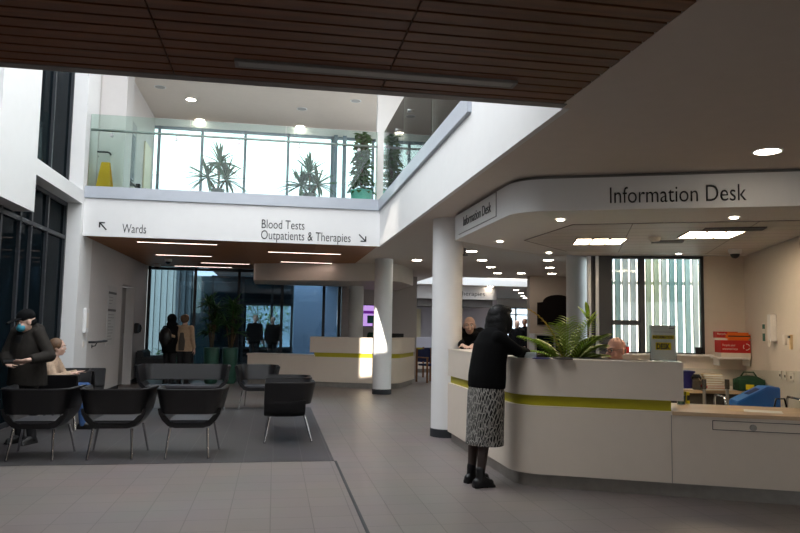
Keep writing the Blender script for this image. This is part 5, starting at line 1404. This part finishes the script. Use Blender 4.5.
# ------------------------------------------------------------------ outside
# coloured fins beyond the info room window
fm = [mat('fin_' + n_, c_, .35, noise=.04) for n_, c_ in (('teal', (168, 206, 208)), ('pale', (238, 244, 242)), ('green', (220, 230, 200)), ('slate', (138, 164, 174)), ('white', (244, 248, 248)), ('aqua', (200, 230, 232)))]
rr = random.Random(4)
xs = 5.02; i = 0
while xs < 8.2:
    p = wp(xs) + wn * 1.0
    o = MB().box(-.05, .05, -.012, .012, -.0, 4.2).build('window_fin', fm[(i * 5 + (i // 3)) % 6], None, loc=(p.x, p.y, 0)); o.rotation_euler = (0, 0, wa + .5)
    tag(o, 'tall coloured upright fin outside the window of the information room', 'fin', 'coloured fins outside the striped window')
    xs += .115; i += 1
b = MB()
for z in (2.15, .9): wbox(b, 5.0, 8.3, z, z + .05, 1.045, 1.075)
tag(b.build('fin_rail', 'cardwhite', None), 'pale cross rails carrying the coloured fins outside the window', 'rail')
# courtyard under the bridge
b = MB(); b.box(-9, -2.5, 22.6, 22.7, 0, 3.2)
x = -8.9
while x < -2.5: b.box(x, x + .07, 22.52, 22.6, 0, 3.2); x += .18
struct(b.build('wall_courtyard', mat('ribbed_blue_grey_cladding', (92, 104, 110), .5, .1)))
b = MB(); b.box(.66, 2.6, 25.4, 25.6, 0, 4.2); struct(b.build('wall_courtyard', mat('blue_render_panel', (168, 196, 232), .6, noise=.02)))
b = MB(); b.box(-2.0, .5, 19.0, 25.6, 3.1, 3.4); struct(b.build('shade_canopy', 'greywall'))  # slab added to cut the sky light and darken the courtyard
b = MB(); b.box(-9, -1.0, 26, 26.2, 0, 3.1); b.box(-1.0, .66, 26, 26.2, 0, .55); b.box(-1.0, .66, 26, 26.2, 2.15, 3.1); struct(b.build('wall_courtyard', mat('dark_teal_facade', (40, 62, 68), .3, noise=.2, scale=2)))
glazing('window_8', 'y', 25.5, (-2.2, .66), (0, 3.1), (-2.15, -1.1, -.1, .6), (.05, .6, 2.12, 3.05), 'dimpane', t=.08)
def bush(label, x, y, r, h, m, s, n=420, nm='bush', cat='bush'):
    t = thing(nm, label, cat, (x, y, -.125 if y > 35 or x > 14 else 0)); rr = random.Random(s)
    b = MB()
    for i in range(5): b.tube([(0, 0, 0), (rr.uniform(-.3, .3) * r, rr.uniform(-.3, .3) * r, h * .5), (rr.uniform(-.8, .8) * r, rr.uniform(-.8, .8) * r, h * .8)], .02, 6)
    b.build('stem', 'stem', t, smooth=True)
    b = MB()
    for i in range(n):
        a = rr.random() * 2 * PI; e = math.asin(rr.uniform(-1, 1)); q = rr.random() ** .4
        c = (r * q * math.cos(a) * math.cos(e), r * q * math.sin(a) * math.cos(e), h * .55 + h * .45 * q * math.sin(e))
        b.leaf(c, (math.cos(a), math.sin(a), rr.uniform(-.4, .8)), .13 + .05 * r, .07 + .02 * r, .5, .15, 3)
    b.build('foliage', m, t, smooth=True)
bush('sunlit green shrub in the courtyard, left of the dark figures', -2.4, 29.5, 1.2, 2.6, 'green', 11)
bush('yellow green shrub in the courtyard behind the dark figures', -.3, 31.5, 1.3, 2.9, 'greenlime', 12)
bush('green shrub in the courtyard right of the dark figures', 1.5, 29.0, 1.1, 2.4, 'green', 13)
bush('low evergreen planting outside the glass beside the couple', -2.6, 19.6, .45, .85, 'green', 14, 260)
# pale building seen above, beyond the upper windows
t = thing('building', 'pale rendered building beyond the upper floor windows', 'building', (0, 42, 0))
b = MB(); b.box(-22, 22, 0, 8, 0, 9.9); b.build('wall', mat('pale_render', (158, 170, 186), .7, noise=.02), t)
for x in (-5.45, -1.9, 2.6, 6.0, -9.5):
    b = MB(); b.box(x - .5, x + .5, -.04, 0, 7.3, 8.4); f = b.build('window', 'frame', t)
    b = MB(); b.box(x - .44, x + .44, -.05, -.04, 7.36, 8.34); b.build('window_pane', mat('teal_glass', (90, 140, 150), .15, noise=.1), f)

# ------------------------------------------------------------------ light
w = bpy.data.worlds.new('sky'); S.world = w; w.use_nodes = True
bg = w.node_tree.nodes['Background']; bg.inputs['Color'].default_value = (.87, .94, 1.0, 1); bg.inputs['Strength'].default_value = 4
def area(name, loc, rot, sx, sy, energy, color):
    l = bpy.data.lights.new(name, 'AREA'); l.shape = 'RECTANGLE'; l.size = sx; l.size_y = sy; l.energy = energy; l.color = color
    o = bpy.data.objects.new(name, l); COL.objects.link(o); o.location = loc; o.rotation_euler = rot
    return o
area('void_rooflight', (-.7, 8.4, 8.55), (0, 0, 0), 4.4, 7.4, 500, (.90, .95, 1.0))
area('front_fill_lamp', (-.8, 4.5, 6.2), (PI / 2, 0, PI), 4.6, 4.2, 230, (.92, .96, 1.0))  # added fill lamp, no glazing here; brightens columns, bridge and far desk
sun = bpy.data.lights.new('sun', 'SUN'); sun.energy = 14; sun.angle = .009; sun.color = (1, .92, .8)
so = bpy.data.objects.new('sun', sun); COL.objects.link(so)
so.rotation_euler = V((1.45, 11.9, -5.1)).to_track_quat('-Z', 'Y').to_euler()

S.view_settings.view_transform = 'Standard'; S.view_settings.look = 'None'; S.view_settings.exposure = 0; S.view_settings.gamma = 1
S.cycles.use_denoising = True
S.cycles.max_bounces = 10; S.cycles.diffuse_bounces = 6; S.cycles.glossy_bounces = 4; S.cycles.transparent_max_bounces = 16
S.cycles.sample_clamp_indirect = 8
S.cycles.caustics_reflective = False; S.cycles.caustics_refractive = False
